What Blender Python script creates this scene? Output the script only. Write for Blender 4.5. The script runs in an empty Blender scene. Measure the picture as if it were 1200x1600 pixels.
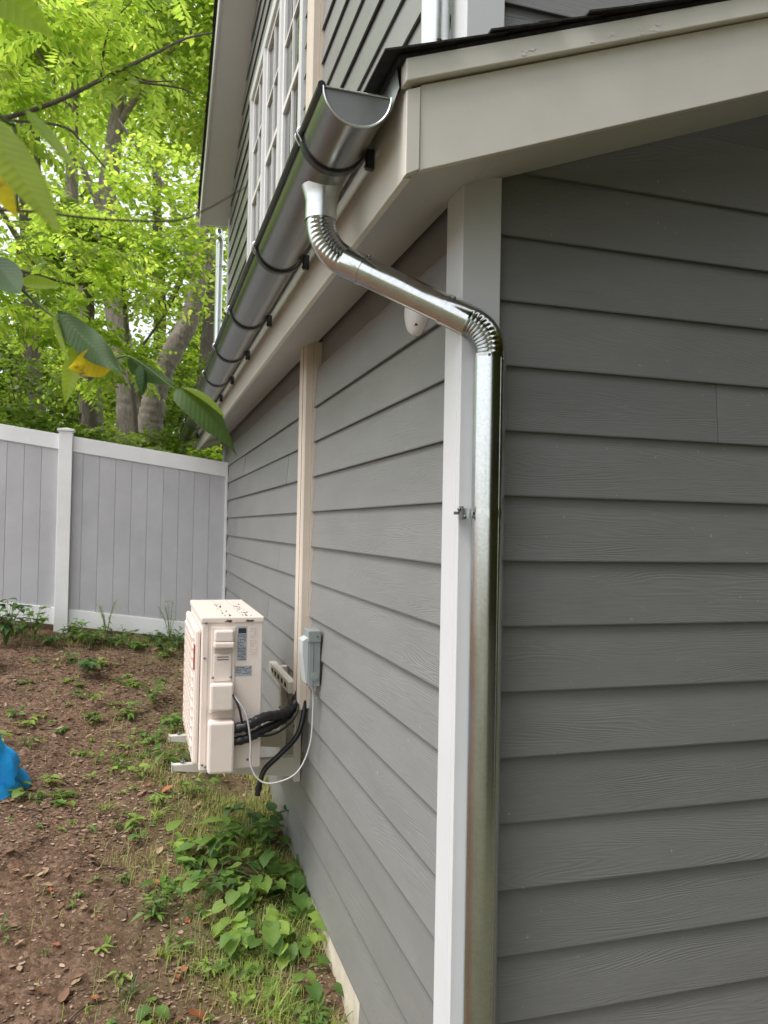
import bpy, bmesh, math, random
import numpy as np
from mathutils import Matrix, Vector

random.seed(7)
rng = np.random.default_rng(11)
S = bpy.context.scene
COL = S.collection
PI = math.pi
R = math.radians

# ------------------------------------------------------------------ camera
cam_d = bpy.data.cameras.new('camera')
cam = bpy.data.objects.new('camera', cam_d)
COL.objects.link(cam)
YAW, PIT, ROL = 0.2949, 0.02064, 0.01924
_f = Vector((math.sin(YAW) * math.cos(PIT), math.cos(YAW) * math.cos(PIT), math.sin(PIT)))
_r = Vector((math.cos(YAW), -math.sin(YAW), 0))
_u = _r.cross(_f)
_r2 = math.cos(ROL) * _r + math.sin(ROL) * _u
_u2 = -math.sin(ROL) * _r + math.cos(ROL) * _u
M = Matrix((_r2, _u2, -_f)).transposed().to_4x4()
M.translation = Vector((-0.84, 0, 1.95))
cam.matrix_world = M
cam_d.sensor_fit = 'VERTICAL'
cam_d.sensor_height = 36
cam_d.sensor_width = 27
cam_d.lens = 1239 / 1600 * 36
cam_d.clip_start = 0.05
cam_d.clip_end = 500
cam_d.dof.use_dof = True
cam_d.dof.focus_distance = 2.5
cam_d.dof.aperture_fstop = 8.0
S.camera = cam

# ------------------------------------------------------------------ sky, sun, exposure
SUN = Vector((-0.50, -0.10, 0.86)).normalized()
elev = math.asin(SUN.z)
azim = math.atan2(SUN.x, SUN.y)
W = bpy.data.worlds.new('World')
S.world = W
W.use_nodes = True
nt = W.node_tree
nt.nodes.clear()
o_ = nt.nodes.new('ShaderNodeOutputWorld')
bg = nt.nodes.new('ShaderNodeBackground')
sky = nt.nodes.new('ShaderNodeTexSky')
sky.sky_type = 'NISHITA'
sky.sun_disc = False
sky.sun_elevation = elev
sky.sun_rotation = azim
sky.air_density = 1.0
sky.dust_density = 4.0
cl = nt.nodes.new('ShaderNodeMix')
cl.data_type = 'RGBA'
cl.inputs[0].default_value = 0.62          # a high thin overcast covers most of the blue
cl.inputs[7].default_value = (11.0, 11.2, 11.5, 1)
nt.links.new(sky.outputs[0], cl.inputs[6])
nt.links.new(cl.outputs[2], bg.inputs[0])
bg.inputs[1].default_value = 0.135
nt.links.new(bg.outputs[0], o_.inputs[0])

sun_d = bpy.data.lights.new('sun', 'SUN')
sun_d.energy = 2.2
sun_d.angle = R(34)
sun_d.color = (1.0, 0.985, 0.97)
sun = bpy.data.objects.new('sun', sun_d)
sun.rotation_euler = SUN.to_track_quat('Z', 'Y').to_euler()
COL.objects.link(sun)

S.view_settings.view_transform = 'Standard'
S.view_settings.look = 'None'
S.view_settings.gamma = 1
S.view_settings.use_curve_mapping = False
S.view_settings.exposure = 0.43


# ------------------------------------------------------------------ materials
def newmat(name):
    m = bpy.data.materials.new(name)
    m.use_nodes = True
    n = m.node_tree
    b = n.nodes['Principled BSDF']
    return m, n, b


def N(n, t, **kw):
    x = n.nodes.new(t)
    for k, v in kw.items():
        setattr(x, k, v)
    return x


def ramp(n, fac, stops):
    r = N(n, 'ShaderNodeValToRGB')
    e = r.color_ramp.elements
    e[0].position, e[0].color = stops[0][0], (*stops[0][1], 1)
    e[1].position, e[1].color = stops[-1][0], (*stops[-1][1], 1)
    for p, c in stops[1:-1]:
        q = e.new(p)
        q.color = (*c, 1)
    n.links.new(fac, r.inputs[0])
    return r.outputs[0]


def coords(n, kind='Object', scale=(1, 1, 1), rand=0.0):
    tc = N(n, 'ShaderNodeTexCoord')
    mp = N(n, 'ShaderNodeMapping')
    mp.inputs['Scale'].default_value = scale
    n.links.new(tc.outputs[kind], mp.inputs['Vector'])
    if rand:
        oi = N(n, 'ShaderNodeObjectInfo')
        mul = N(n, 'ShaderNodeMath', operation='MULTIPLY')
        mul.inputs[1].default_value = rand
        n.links.new(oi.outputs['Random'], mul.inputs[0])
        n.links.new(mul.outputs[0], mp.inputs['Location'])
    return mp.outputs[0]


def noise(n, vec, scale, detail=4, rough=0.55, dist=0.0):
    x = N(n, 'ShaderNodeTexNoise')
    x.inputs['Scale'].default_value = scale
    x.inputs['Detail'].default_value = detail
    x.inputs['Roughness'].default_value = rough
    x.inputs['Distortion'].default_value = dist
    n.links.new(vec, x.inputs['Vector'])
    return x.outputs[0]


def bump(n, b, h, strength, dist=0.002):
    x = N(n, 'ShaderNodeBump')
    x.inputs['Strength'].default_value = strength
    x.inputs['Distance'].default_value = dist
    n.links.new(h, x.inputs['Height'])
    n.links.new(x.outputs[0], b.inputs['Normal'])


def paint(name, c, rough=0.5, var=0.06, nscale=6, bstr=0.08, spec=0.4, metal=0.0, bscale=120, coat=0.0):
    m, n, b = newmat(name)
    v = coords(n, rand=20)
    t = noise(n, v, nscale, 6, 0.65)
    lo = tuple(x * (1 - var * 1.6) for x in c)
    hi = tuple(min(1, x * (1 + var)) for x in c)
    n.links.new(ramp(n, t, [(0.3, lo), (0.7, hi)]), b.inputs['Base Color'])
    b.inputs['Roughness'].default_value = rough
    b.inputs['Specular IOR Level'].default_value = spec
    b.inputs['Metallic'].default_value = metal
    b.inputs['Coat Weight'].default_value = coat
    if bstr:
        bump(n, b, noise(n, v, bscale, 3), bstr, 0.001)
    return m


def siding_mat():
    m, n, b = newmat('painted_siding')
    v = coords(n, rand=53)
    # embossed cedar grain: long wavy ridges along the board
    warp_v = coords(n, scale=(0.38, 1, 4.2), rand=53)
    w = noise(n, warp_v, 1.5, 3, 0.5)
    sep = N(n, 'ShaderNodeSeparateXYZ')
    n.links.new(v, sep.inputs[0])
    mul = N(n, 'ShaderNodeMath', operation='MULTIPLY')
    mul.inputs[1].default_value = 0.34
    n.links.new(w, mul.inputs[0])
    add = N(n, 'ShaderNodeMath', operation='ADD')
    n.links.new(sep.outputs[2], add.inputs[0])
    n.links.new(mul.outputs[0], add.inputs[1])
    fr = N(n, 'ShaderNodeMath', operation='MULTIPLY')
    fr.inputs[1].default_value = 760.0
    n.links.new(add.outputs[0], fr.inputs[0])
    sn = N(n, 'ShaderNodeMath', operation='SINE')
    n.links.new(fr.outputs[0], sn.inputs[0])
    fine = noise(n, coords(n, scale=(3, 1, 90), rand=53), 3.0, 4, 0.6)
    # where the emboss is strong and where it is pressed flat
    msk = noise(n, coords(n, scale=(1.2, 1, 7), rand=31), 1.6, 2, 0.5)
    mr = N(n, 'ShaderNodeMapRange')
    mr.inputs[1].default_value = 0.38
    mr.inputs[2].default_value = 0.62
    n.links.new(msk, mr.inputs[0])
    sm = N(n, 'ShaderNodeMath', operation='MULTIPLY')
    n.links.new(sn.outputs[0], sm.inputs[0])
    n.links.new(mr.outputs[0], sm.inputs[1])
    s2 = N(n, 'ShaderNodeMath', operation='MULTIPLY')
    s2.inputs[1].default_value = 0.32
    n.links.new(sm.outputs[0], s2.inputs[0])
    tot = N(n, 'ShaderNodeMath', operation='ADD')
    n.links.new(s2.outputs[0], tot.inputs[0])
    n.links.new(fine, tot.inputs[1])
    bump(n, b, tot.outputs[0], 0.42, 0.0022)
    t = noise(n, coords(n, scale=(0.6, 1, 2), rand=17), 3, 6, 0.7)
    oi = N(n, 'ShaderNodeObjectInfo')
    base = ramp(n, t, [(0.3, (0.205, 0.206, 0.200)), (0.7, (0.242, 0.243, 0.237))])
    mx = N(n, 'ShaderNodeMix', data_type='RGBA', blend_type='MULTIPLY')
    mx.inputs[0].default_value = 1.0
    n.links.new(base, mx.inputs[6])
    n.links.new(ramp(n, oi.outputs['Random'], [(0, (0.92, 0.92, 0.92)), (1, (1.05, 1.05, 1.05))]), mx.inputs[7])
    # faint scuffs and dust specks
    sp = noise(n, v, 55, 2, 0.4)
    mx2 = N(n, 'ShaderNodeMix', data_type='RGBA')
    mx2.inputs[7].default_value = (0.5, 0.49, 0.47, 1)
    n.links.new(ramp(n, sp, [(0.735, (0, 0, 0)), (0.80, (0.5, 0.5, 0.5))]), mx2.inputs[0])
    n.links.new(mx.outputs[2], mx2.inputs[6])
    # rain splash and dust low on the wall
    gp = N(n, 'ShaderNodeNewGeometry')
    gs = N(n, 'ShaderNodeSeparateXYZ')
    n.links.new(gp.outputs['Position'], gs.inputs[0])
    hz = N(n, 'ShaderNodeMapRange')
    hz.inputs[1].default_value = 0.75
    hz.inputs[2].default_value = 0.0
    n.links.new(gs.outputs[2], hz.inputs[0])
    sn2 = noise(n, gp.outputs['Position'], 26, 6, 0.75)
    hm_ = N(n, 'ShaderNodeMath', operation='MULTIPLY')
    n.links.new(hz.outputs[0], hm_.inputs[0])
    n.links.new(ramp(n, sn2, [(0.45, (0, 0, 0)), (0.72, (0.7, 0.7, 0.7))]), hm_.inputs[1])
    mxs = N(n, 'ShaderNodeMix', data_type='RGBA')
    mxs.inputs[7].default_value = (0.27, 0.22, 0.17, 1)
    n.links.new(hm_.outputs[0], mxs.inputs[0])
    n.links.new(mx2.outputs[2], mxs.inputs[6])
    mx2 = mxs
    # lap shadow painted as a dark line along each board's bottom edge
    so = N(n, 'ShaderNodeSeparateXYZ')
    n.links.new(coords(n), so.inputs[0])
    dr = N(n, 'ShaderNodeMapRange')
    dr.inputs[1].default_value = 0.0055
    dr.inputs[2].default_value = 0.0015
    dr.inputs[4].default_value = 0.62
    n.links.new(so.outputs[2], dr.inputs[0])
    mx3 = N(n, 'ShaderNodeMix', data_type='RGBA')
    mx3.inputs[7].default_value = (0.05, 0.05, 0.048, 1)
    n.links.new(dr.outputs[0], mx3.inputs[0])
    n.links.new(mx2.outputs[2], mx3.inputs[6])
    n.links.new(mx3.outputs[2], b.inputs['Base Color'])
    b.inputs['Roughness'].default_value = 0.42
    b.inputs['Specular IOR Level'].default_value = 0.5
    return m


def metal_mat(name, c, rough, spangle=0.25, bs=0.05, rv=0.4):
    m, n, b = newmat(name)
    v = coords(n)
    vo = N(n, 'ShaderNodeTexVoronoi')
    vo.inputs['Scale'].default_value = 160
    n.links.new(v, vo.inputs['Vector'])
    lo = tuple(x * (1 - spangle) for x in c)
    big = noise(n, coords(n, scale=(1, 1, 0.25)), 14, 4, 0.6)
    mixf = N(n, 'ShaderNodeMath', operation='ADD')
    sepc = N(n, 'ShaderNodeSeparateColor')
    n.links.new(vo.outputs['Color'], sepc.inputs[0])
    h = N(n, 'ShaderNodeMath', operation='MULTIPLY')
    h.inputs[1].default_value = 0.4
    n.links.new(sepc.outputs[0], h.inputs[0])
    n.links.new(h.outputs[0], mixf.inputs[0])
    n.links.new(big, mixf.inputs[1])
    n.links.new(ramp(n, mixf.outputs[0], [(0.4, lo), (0.95, c)]), b.inputs['Base Color'])
    b.inputs['Metallic'].default_value = 1.0
    rr = N(n, 'ShaderNodeMapRange')
    rr.inputs[3].default_value = rough * (1 - rv)
    rr.inputs[4].default_value = rough * (1 + 1.5 * rv)
    n.links.new(big, rr.inputs[0])
    n.links.new(rr.outputs[0], b.inputs['Roughness'])
    bump(n, b, noise(n, coords(n, scale=(1, 1, 0.3)), 22, 2), bs, 0.001)
    return m


def leaf_mat(name, stops, rand='object', trans=0.35, rough=0.45, veins=False, spec=0.35, spots=0.0):
    m, n, b = newmat(name)
    if rand == 'object':
        src = N(n, 'ShaderNodeObjectInfo').outputs['Random']
    else:
        src = N(n, 'ShaderNodeNewGeometry').outputs['Random Per Island']
    c = ramp(n, src, stops)
    v = coords(n)
    if veins:
        sep = N(n, 'ShaderNodeSeparateXYZ')
        n.links.new(v, sep.inputs[0])
        ab = N(n, 'ShaderNodeMath', operation='ABSOLUTE')
        n.links.new(sep.outputs[1], ab.inputs[0])
        k = N(n, 'ShaderNodeMath', operation='MULTIPLY')
        k.inputs[1].default_value = -0.75
        n.links.new(ab.outputs[0], k.inputs[0])
        ad = N(n, 'ShaderNodeMath', operation='ADD')
        n.links.new(sep.outputs[0], ad.inputs[0])
        n.links.new(k.outputs[0], ad.inputs[1])
        f = N(n, 'ShaderNodeMath', operation='MULTIPLY')
        f.inputs[1].default_value = veins
        n.links.new(ad.outputs[0], f.inputs[0])
        si = N(n, 'ShaderNodeMath', operation='SINE')
        n.links.new(f.outputs[0], si.inputs[0])
        bump(n, b, si.outputs[0], 0.12, 0.0012)
        mx = N(n, 'ShaderNodeMix', data_type='RGBA', blend_type='MULTIPLY')
        mx.inputs[0].default_value = 1
        n.links.new(c, mx.inputs[6])
        n.links.new(ramp(n, si.outputs[0], [(0.0, (0.97, 0.97, 0.97)), (0.8, (1.0, 1.0, 1.0)), (1.0, (1.10, 1.08, 1.10))]), mx.inputs[7])
        c = mx.outputs[2]
    t = noise(n, v, 22, 4, 0.6)
    mx3 = N(n, 'ShaderNodeMix', data_type='RGBA', blend_type='MULTIPLY')
    mx3.inputs[0].default_value = 0.7
    n.links.new(c, mx3.inputs[6])
    n.links.new(ramp(n, t, [(0.3, (0.75, 0.75, 0.7)), (0.7, (1.15, 1.15, 1.1))]), mx3.inputs[7])
    c = mx3.outputs[2]
    if spots:
        sp = noise(n, coords(n, rand=30), 48, 5, 0.7)
        ms_ = N(n, 'ShaderNodeMix', data_type='RGBA')
        ms_.inputs[7].default_value = (0.16, 0.07, 0.02, 1)
        n.links.new(ramp(n, sp, [(0.74 - spots, (0, 0, 0)), (0.82 - spots, (0.9, 0.9, 0.9))]), ms_.inputs[0])
        n.links.new(c, ms_.inputs[6])
        c = ms_.outputs[2]
    n.links.new(c, b.inputs['Base Color'])
    b.inputs['Roughness'].default_value = rough
    b.inputs['Specular IOR Level'].default_value = spec
    tr = N(n, 'ShaderNodeBsdfTranslucent')
    sat = N(n, 'ShaderNodeMix', data_type='RGBA', blend_type='MULTIPLY')
    sat.inputs[0].default_value = 1
    sat.inputs[7].default_value = (2.5, 2.5, 1.6, 1)
    n.links.new(c, sat.inputs[6])
    n.links.new(sat.outputs[2], tr.inputs[0])
    ms = N(n, 'ShaderNodeMixShader')
    ms.inputs[0].default_value = trans
    n.links.new(b.outputs[0], ms.inputs[1])
    n.links.new(tr.outputs[0], ms.inputs[2])
    n.links.new(ms.outputs[0], n.nodes['Material Output'].inputs[0])
    return m


def bark_mat(name, a, c, scale=1.0):
    m, n, b = newmat(name)
    v = coords(n, scale=(9 * scale, 9 * scale, 1.8 * scale))
    t = noise(n, v, 2.6, 10, 0.8, 1.2)
    p = noise(n, coords(n), 3.0, 3, 0.5)
    col = ramp(n, t, [(0.32, a), (0.62, c)])
    mx = N(n, 'ShaderNodeMix', data_type='RGBA')
    mx.inputs[7].default_value = (0.22, 0.24, 0.19, 1)      # lichen
    n.links.new(ramp(n, p, [(0.55, (0, 0, 0)), (0.72, (0.6, 0.6, 0.6))]), mx.inputs[0])
    n.links.new(col, mx.inputs[6])
    n.links.new(mx.outputs[2], b.inputs['Base Color'])
    b.inputs['Roughness'].default_value = 0.9
    bump(n, b, t, 0.9, 0.03)
    return m


def ground_mat():
    m, n, b = newmat('soil')
    v = coords(n)
    big = noise(n, v, 0.9, 5, 0.6)
    mid = noise(n, v, 9, 8, 0.75)
    fine = noise(n, v, 70, 5, 0.75)
    dirt = ramp(n, mid, [(0.28, (0.078, 0.044, 0.026)), (0.5, (0.175, 0.106, 0.066)), (0.72, (0.31, 0.21, 0.145))])
    # chips of bark and dead leaf pressed into the soil
    vo = N(n, 'ShaderNodeTexVoronoi')
    vo.inputs['Scale'].default_value = 62
    vo.inputs['Randomness'].default_value = 1
    n.links.new(v, vo.inputs['Vector'])
    sepc = N(n, 'ShaderNodeSeparateColor')
    n.links.new(vo.outputs['Color'], sepc.inputs[0])
    chip = ramp(n, sepc.outputs[0], [(0.0, (0.07, 0.042, 0.028)), (0.55, (0.20, 0.122, 0.080)), (1.0, (0.40, 0.275, 0.20))])
    mx = N(n, 'ShaderNodeMix', data_type='RGBA')
    mx.inputs[0].default_value = 0.45
    n.links.new(dirt, mx.inputs[6])
    n.links.new(chip, mx.inputs[7])
    # moss and thatch, most of it along the foundation
    sep = N(n, 'ShaderNodeSeparateXYZ')
    n.links.new(v, sep.inputs[0])
    mr = N(n, 'ShaderNodeMapRange')
    mr.inputs[1].default_value = -1.15
    mr.inputs[2].default_value = -0.35
    n.links.new(sep.outputs[0], mr.inputs[0])
    ad = N(n, 'ShaderNodeMath', operation='MULTIPLY')
    n.links.new(mr.outputs[0], ad.inputs[0])
    pat = noise(n, v, 2.6, 5, 0.6)
    n.links.new(ramp(n, pat, [(0.38, (0.1, 0.1, 0.1)), (0.6, (1, 1, 1))]), ad.inputs[1])
    mx2 = N(n, 'ShaderNodeMix', data_type='RGBA')
    n.links.new(ad.outputs[0], mx2.inputs[0])
    n.links.new(mx.outputs[2], mx2.inputs[6])
    n.links.new(ramp(n, fine, [(0.3, (0.11, 0.095, 0.04)), (0.7, (0.24, 0.20, 0.10))]), mx2.inputs[7])
    # mown lawn in the front yard
    lr = N(n, 'ShaderNodeMapRange')
    lr.inputs[1].default_value = 1.9
    lr.inputs[2].default_value = 1.2
    n.links.new(sep.outputs[1], lr.inputs[0])
    mxl = N(n, 'ShaderNodeMix', data_type='RGBA')
    n.links.new(lr.outputs[0], mxl.inputs[0])
    n.links.new(mx2.outputs[2], mxl.inputs[6])
    n.links.new(ramp(n, fine, [(0.3, (0.105, 0.10, 0.062)), (0.7, (0.225, 0.21, 0.135))]), mxl.inputs[7])
    n.links.new(mxl.outputs[2], b.inputs['Base Color'])
    b.inputs['Roughness'].default_value = 0.95
    b.inputs['Specular IOR Level'].default_value = 0.15
    tot = N(n, 'ShaderNodeMath', operation='ADD')
    n.links.new(mid, tot.inputs[0])
    n.links.new(fine, tot.inputs[1])
    bump(n, b, tot.outputs[0], 0.9, 0.02)
    return m


MAT = {}
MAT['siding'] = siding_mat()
MAT['trim'] = paint('white_trim', (0.655, 0.66, 0.665), 0.42, 0.025, 3, 0.06)
MAT['cream'] = paint('cream_trim', (0.74, 0.715, 0.63), 0.30, 0.04, 4, 0.05, 0.5)
MAT['soffit'] = paint('soffit_paint', (0.60, 0.595, 0.585), 0.5, 0.03, 3, 0.04)
MAT['shingle'] = paint('asphalt_shingle', (0.035, 0.033, 0.032), 0.95, 0.3, 40, 0.6, 0.2, bscale=300)
MAT['gutter'] = metal_mat('dark_zinc', (0.285, 0.295, 0.285), 0.25, 0.03, 0.004, 0.1)
MAT['gutter_dark'] = metal_mat('dark_steel', (0.10, 0.105, 0.10), 0.32, 0.1)
MAT['galv'] = metal_mat('galvanised_steel', (0.66, 0.68, 0.67), 0.16, 0.18)
MAT['galv_pipe'] = metal_mat('weathered_galvanised_steel', (0.64, 0.67, 0.66), 0.20, 0.14, 0.015)
MAT['cap'] = metal_mat('matt_zinc', (0.30, 0.31, 0.305), 0.5, 0.05, 0.01)
MAT['galv_bright'] = metal_mat('bright_galvanised_steel', (0.74, 0.77, 0.77), 0.30, 0.12)
MAT['duct'] = paint('tan_plastic', (0.68, 0.59, 0.49), 0.42, 0.03, 3, 0.03)
MAT['ac'] = paint('ivory_enamel', (0.80, 0.705, 0.63), 0.42, 0.035, 5, 0.03, 0.45)
MAT['ac_shadow'] = paint('shaded_ivory', (0.55, 0.48, 0.42), 0.6, 0.05, 5, 0.0)  # darker ivory: shade painted into recess and crease strips, also faint print
MAT['bracket'] = paint('beige_powder_coat', (0.60, 0.57, 0.50), 0.45, 0.04, 5, 0.05)
MAT['box'] = paint('grey_enamel', (0.27, 0.30, 0.30), 0.45, 0.05, 6, 0.05)
MAT['box_light'] = paint('pale_grey_enamel', (0.50, 0.54, 0.53), 0.4, 0.05, 6, 0.03)
MAT['black'] = paint('black_rubber', (0.014, 0.014, 0.015), 0.38, 0.3, 40, 0.5, 0.5, bscale=60)
MAT['wire'] = paint('grey_cable', (0.45, 0.45, 0.44), 0.45, 0.05)
MAT['fence_board'] = paint('grey_vinyl', (0.50, 0.495, 0.51), 0.45, 0.07, 2, 0.03)
MAT['fence_white'] = paint('white_vinyl', (0.86, 0.855, 0.855), 0.4, 0.06, 2, 0.02)
MAT['concrete'] = paint('painted_foundation', (0.62, 0.55, 0.44), 0.85, 0.14, 8, 0.5, 0.2, bscale=70)
MAT['tarp'] = paint('blue_plastic', (0.01, 0.36, 0.88), 0.35, 0.2, 5, 0.25, 0.5, bscale=25)
MAT['soil'] = ground_mat()
MAT['screw'] = metal_mat('dull_steel', (0.25, 0.25, 0.25), 0.4)
MAT['rust'] = paint('rust_stain', (0.06, 0.04, 0.03), 0.9, 0.4, 60, 0.3)
MAT['label'] = paint('printed_label', (0.40, 0.43, 0.46), 0.5, 0.1, 90, 0.0)
MAT['label_dark'] = paint('label_ink', (0.03, 0.035, 0.045), 0.5, 0.1, 90, 0.0)
MAT['label_red'] = paint('warning_red', (0.55, 0.10, 0.05), 0.5, 0.1, 20, 0.0)
MAT['plastic_white'] = paint('white_plastic', (0.78, 0.77, 0.75), 0.35, 0.03, 4, 0.0)
MAT['bark_grey'] = bark_mat('grey_bark', (0.13, 0.105, 0.085), (0.42, 0.36, 0.31))
MAT['bark_dark'] = bark_mat('dark_bark', (0.06, 0.048, 0.04), (0.20, 0.165, 0.14))
MAT['twig'] = paint('brown_twig', (0.06, 0.04, 0.028), 0.8, 0.3, 30, 0.3)
MAT['stem'] = paint('green_stem', (0.10, 0.16, 0.04), 0.6, 0.2, 30, 0.2)


def glass_mat():
    m, n, b = newmat('window_glass')
    b.inputs['Base Color'].default_value = (0.03, 0.035, 0.035, 1)
    b.inputs['Roughness'].default_value = 0.02
    b.inputs['Specular IOR Level'].default_value = 0.9
    v = coords(n, rand=9)
    bump(n, b, noise(n, v, 2.0, 2), 0.06, 0.01)
    return m


MAT['glass'] = glass_mat()

# ------------------------------------------------------------------ builders
WORLD = {}          # world origin of each unrotated object, so that parts can be built in world coordinates


class MB:
    def __init__(s):
        s.v, s.f = [], []

    def add(s, vs, fs):
        o = len(s.v)
        s.v += [tuple(p) for p in vs]
        s.f += [tuple(i + o for i in f) for f in fs]
        return s

    def box(s, a, b):
        x0, y0, z0 = a
        x1, y1, z1 = b
        return s.add([(x0, y0, z0), (x1, y0, z0), (x1, y1, z0), (x0, y1, z0), (x0, y0, z1), (x1, y0, z1), (x1, y1, z1), (x0, y1, z1)],
                     [(0, 3, 2, 1), (4, 5, 6, 7), (0, 1, 5, 4), (1, 2, 6, 5), (2, 3, 7, 6), (3, 0, 4, 7)])

    def prism(s, poly, fn, d0, d1):
        """poly: 2-D outline; fn(u, v, d) -> world point; solid between depths d0 and d1"""
        n = len(poly)
        vs = [fn(u, v, d0) for u, v in poly] + [fn(u, v, d1) for u, v in poly]
        fs = [tuple(range(n)), tuple(range(2 * n - 1, n - 1, -1))]
        fs += [(i, i + n, (i + 1) % n + n, (i + 1) % n) for i in range(n)]
        return s.add(vs, fs)

    def tube(s, pts, r, n=10, caps=True, squash=None):
        pts = [Vector(p) for p in pts]
        rs = r if isinstance(r, (list, tuple)) else [r] * len(pts)
        rings = []
        t0 = (pts[1] - pts[0]).normalized()
        ref = Vector((0, 0, 1)) if abs(t0.z) < 0.9 else Vector((1, 0, 0))
        a = t0.cross(ref).normalized()
        for i, p in enumerate(pts):
            if i == 0:
                t = pts[1] - pts[0]
            elif i == len(pts) - 1:
                t = pts[-1] - pts[-2]
            else:
                t = (pts[i + 1] - p).normalized() + (p - pts[i - 1]).normalized()
            t.normalize()
            a = (a - t * a.dot(t)).normalized()
            b = t.cross(a)
            rings.append([p + (a * math.cos(k * 2 * PI / n) + b * math.sin(k * 2 * PI / n)) * rs[i] for k in range(n)])
        vs = [q for g in rings for q in g]
        fs = []
        for i in range(len(pts) - 1):
            for k in range(n):
                fs.append((i * n + k, i * n + (k + 1) % n, (i + 1) * n + (k + 1) % n, (i + 1) * n + k))
        if caps:
            fs.append(tuple(range(n - 1, -1, -1)))
            fs.append(tuple((len(pts) - 1) * n + k for k in range(n)))
        return s.add(vs, fs)

    def sphere(s, c, r, seg=10, rings=6, sc=(1, 1, 1)):
        vs, fs = [(c[0], c[1], c[2] + r * sc[2])], []
        for i in range(1, rings):
            ph = PI * i / rings
            for k in range(seg):
                th = 2 * PI * k / seg
                vs.append((c[0] + r * sc[0] * math.sin(ph) * math.cos(th), c[1] + r * sc[1] * math.sin(ph) * math.sin(th), c[2] + r * sc[2] * math.cos(ph)))
        vs.append((c[0], c[1], c[2] - r * sc[2]))
        for k in range(seg):
            fs.append((0, 1 + k, 1 + (k + 1) % seg))
            for i in range(rings - 2):
                a = 1 + i * seg
                fs.append((a + k, a + seg + k, a + seg + (k + 1) % seg, a + (k + 1) % seg))
            a = 1 + (rings - 2) * seg
            fs.append((a + k, len(vs) - 1, a + (k + 1) % seg))
        return s.add(vs, fs)


def wo(parent):
    return WORLD.get(parent.name, Vector((0, 0, 0))) if parent else Vector((0, 0, 0))


def build(name, mb, mat, parent=None, smooth=None, bevel=0.0, origin=None, fix=True, rotz=None):
    """link a mesh given in world coordinates as ONE object"""
    me = bpy.data.meshes.new(name)
    po = wo(parent)
    og = Vector(origin) if origin is not None else (po if parent else Vector((0, 0, 0)))
    vs = [Vector(v) - og for v in mb.v]
    if rotz is not None:
        rm = Matrix.Rotation(-rotz, 3, 'Z')
        vs = [rm @ v for v in vs]
    me.from_pydata(vs, [], mb.f)
    if fix:
        bm = bmesh.new()
        bm.from_mesh(me)
        bmesh.ops.recalc_face_normals(bm, faces=bm.faces)
        bm.to_mesh(me)
        bm.free()
    if smooth is not None:
        me.polygons.foreach_set('use_smooth', [True] * len(me.polygons))
        me.set_sharp_from_angle(angle=R(smooth))
    me.materials.append(MAT[mat] if isinstance(mat, str) else mat)
    o = bpy.data.objects.new(name, me)
    COL.objects.link(o)
    o.location = og - po
    if rotz is not None:
        o.rotation_euler = (0, 0, rotz)
    if parent:
        o.parent = parent
    WORLD[o.name] = og
    if bevel:
        md = o.modifiers.new('bevel', 'BEVEL')
        md.width = bevel
        md.segments = 2
        md.limit_method = 'ANGLE'
        md.angle_limit = R(40)
    return o


def tag(o, label, cat, group=None, kind=None):
    if label:
        o['label'] = label
    if cat:
        o['category'] = cat
    if group:
        o['group'] = group
    if kind:
        o['kind'] = kind
    return o


def thing(name, loc, label, cat, group=None):
    o = bpy.data.objects.new(name, None)
    COL.objects.link(o)
    o.location = loc
    o.empty_display_size = 0.1
    WORLD[o.name] = Vector(loc)
    return tag(o, label, cat, group)


def bulk(name, V, F, mat, parent=None, smooth=False):
    """fast mesh from numpy: V (n,3), F (m,k) constant face size; world coordinates"""
    V = np.asarray(V, np.float32)
    F = np.asarray(F, np.int32)
    if parent is not None:
        V = V - np.array(wo(parent), np.float32)
    me = bpy.data.meshes.new(name)
    k = F.shape[1]
    me.vertices.add(len(V))
    me.vertices.foreach_set('co', V.ravel())
    me.loops.add(F.size)
    me.loops.foreach_set('vertex_index', F.ravel())
    me.polygons.add(len(F))
    me.polygons.foreach_set('loop_start', np.arange(0, F.size, k, dtype=np.int32))
    me.polygons.foreach_set('loop_total', np.full(len(F), k, np.int32))
    if smooth:
        me.polygons.foreach_set('use_smooth', np.ones(len(F), bool))
    me.update()
    me.validate()
    me.materials.append(MAT[mat] if isinstance(mat, str) else mat)
    o = bpy.data.objects.new(name, me)
    COL.objects.link(o)
    if parent is not None:
        o.parent = parent
        WORLD[o.name] = wo(parent)
    return o


def smooth_path(pts, per=6):
    """Catmull-Rom through the points"""
    P = [Vector(p) for p in pts]
    P = [P[0] * 2 - P[1]] + P + [P[-1] * 2 - P[-2]]
    out = []
    for i in range(1, len(P) - 2):
        for k in range(per):
            t = k / per
            a, b, c, d = P[i - 1], P[i], P[i + 1], P[i + 2]
            out.append(0.5 * ((2 * b) + (c - a) * t + (2 * a - 5 * b + 4 * c - d) * t * t + (3 * b - a - 3 * c + d) * t ** 3))
    out.append(P[-2])
    return out


# ------------------------------------------------------------------ terrain
_ys = [-80, -30, 0, 2, 3, 4, 5, 6, 8.3, 12, 20, 60, 120]
_zs = [-1.5, -0.8, -0.5, -0.2, -0.07, 0.09, 0.22, 0.37, 0.76, 1.2, 2.0, 4, 5]


def gz(x, y):
    x = np.asarray(x, float)
    y = np.asarray(y, float)
    z = np.interp(y, _ys, _zs) + 0.09 * np.clip(-x, 0, 6)
    z = z + 0.018 * np.sin(x * 5.1 + 1.3 * np.sin(y * 2.3)) * np.sin(y * 4.3 + x) + 0.012 * np.sin(x * 11 + y * 7) * np.sin(y * 13 - x * 5)
    return z


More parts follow.
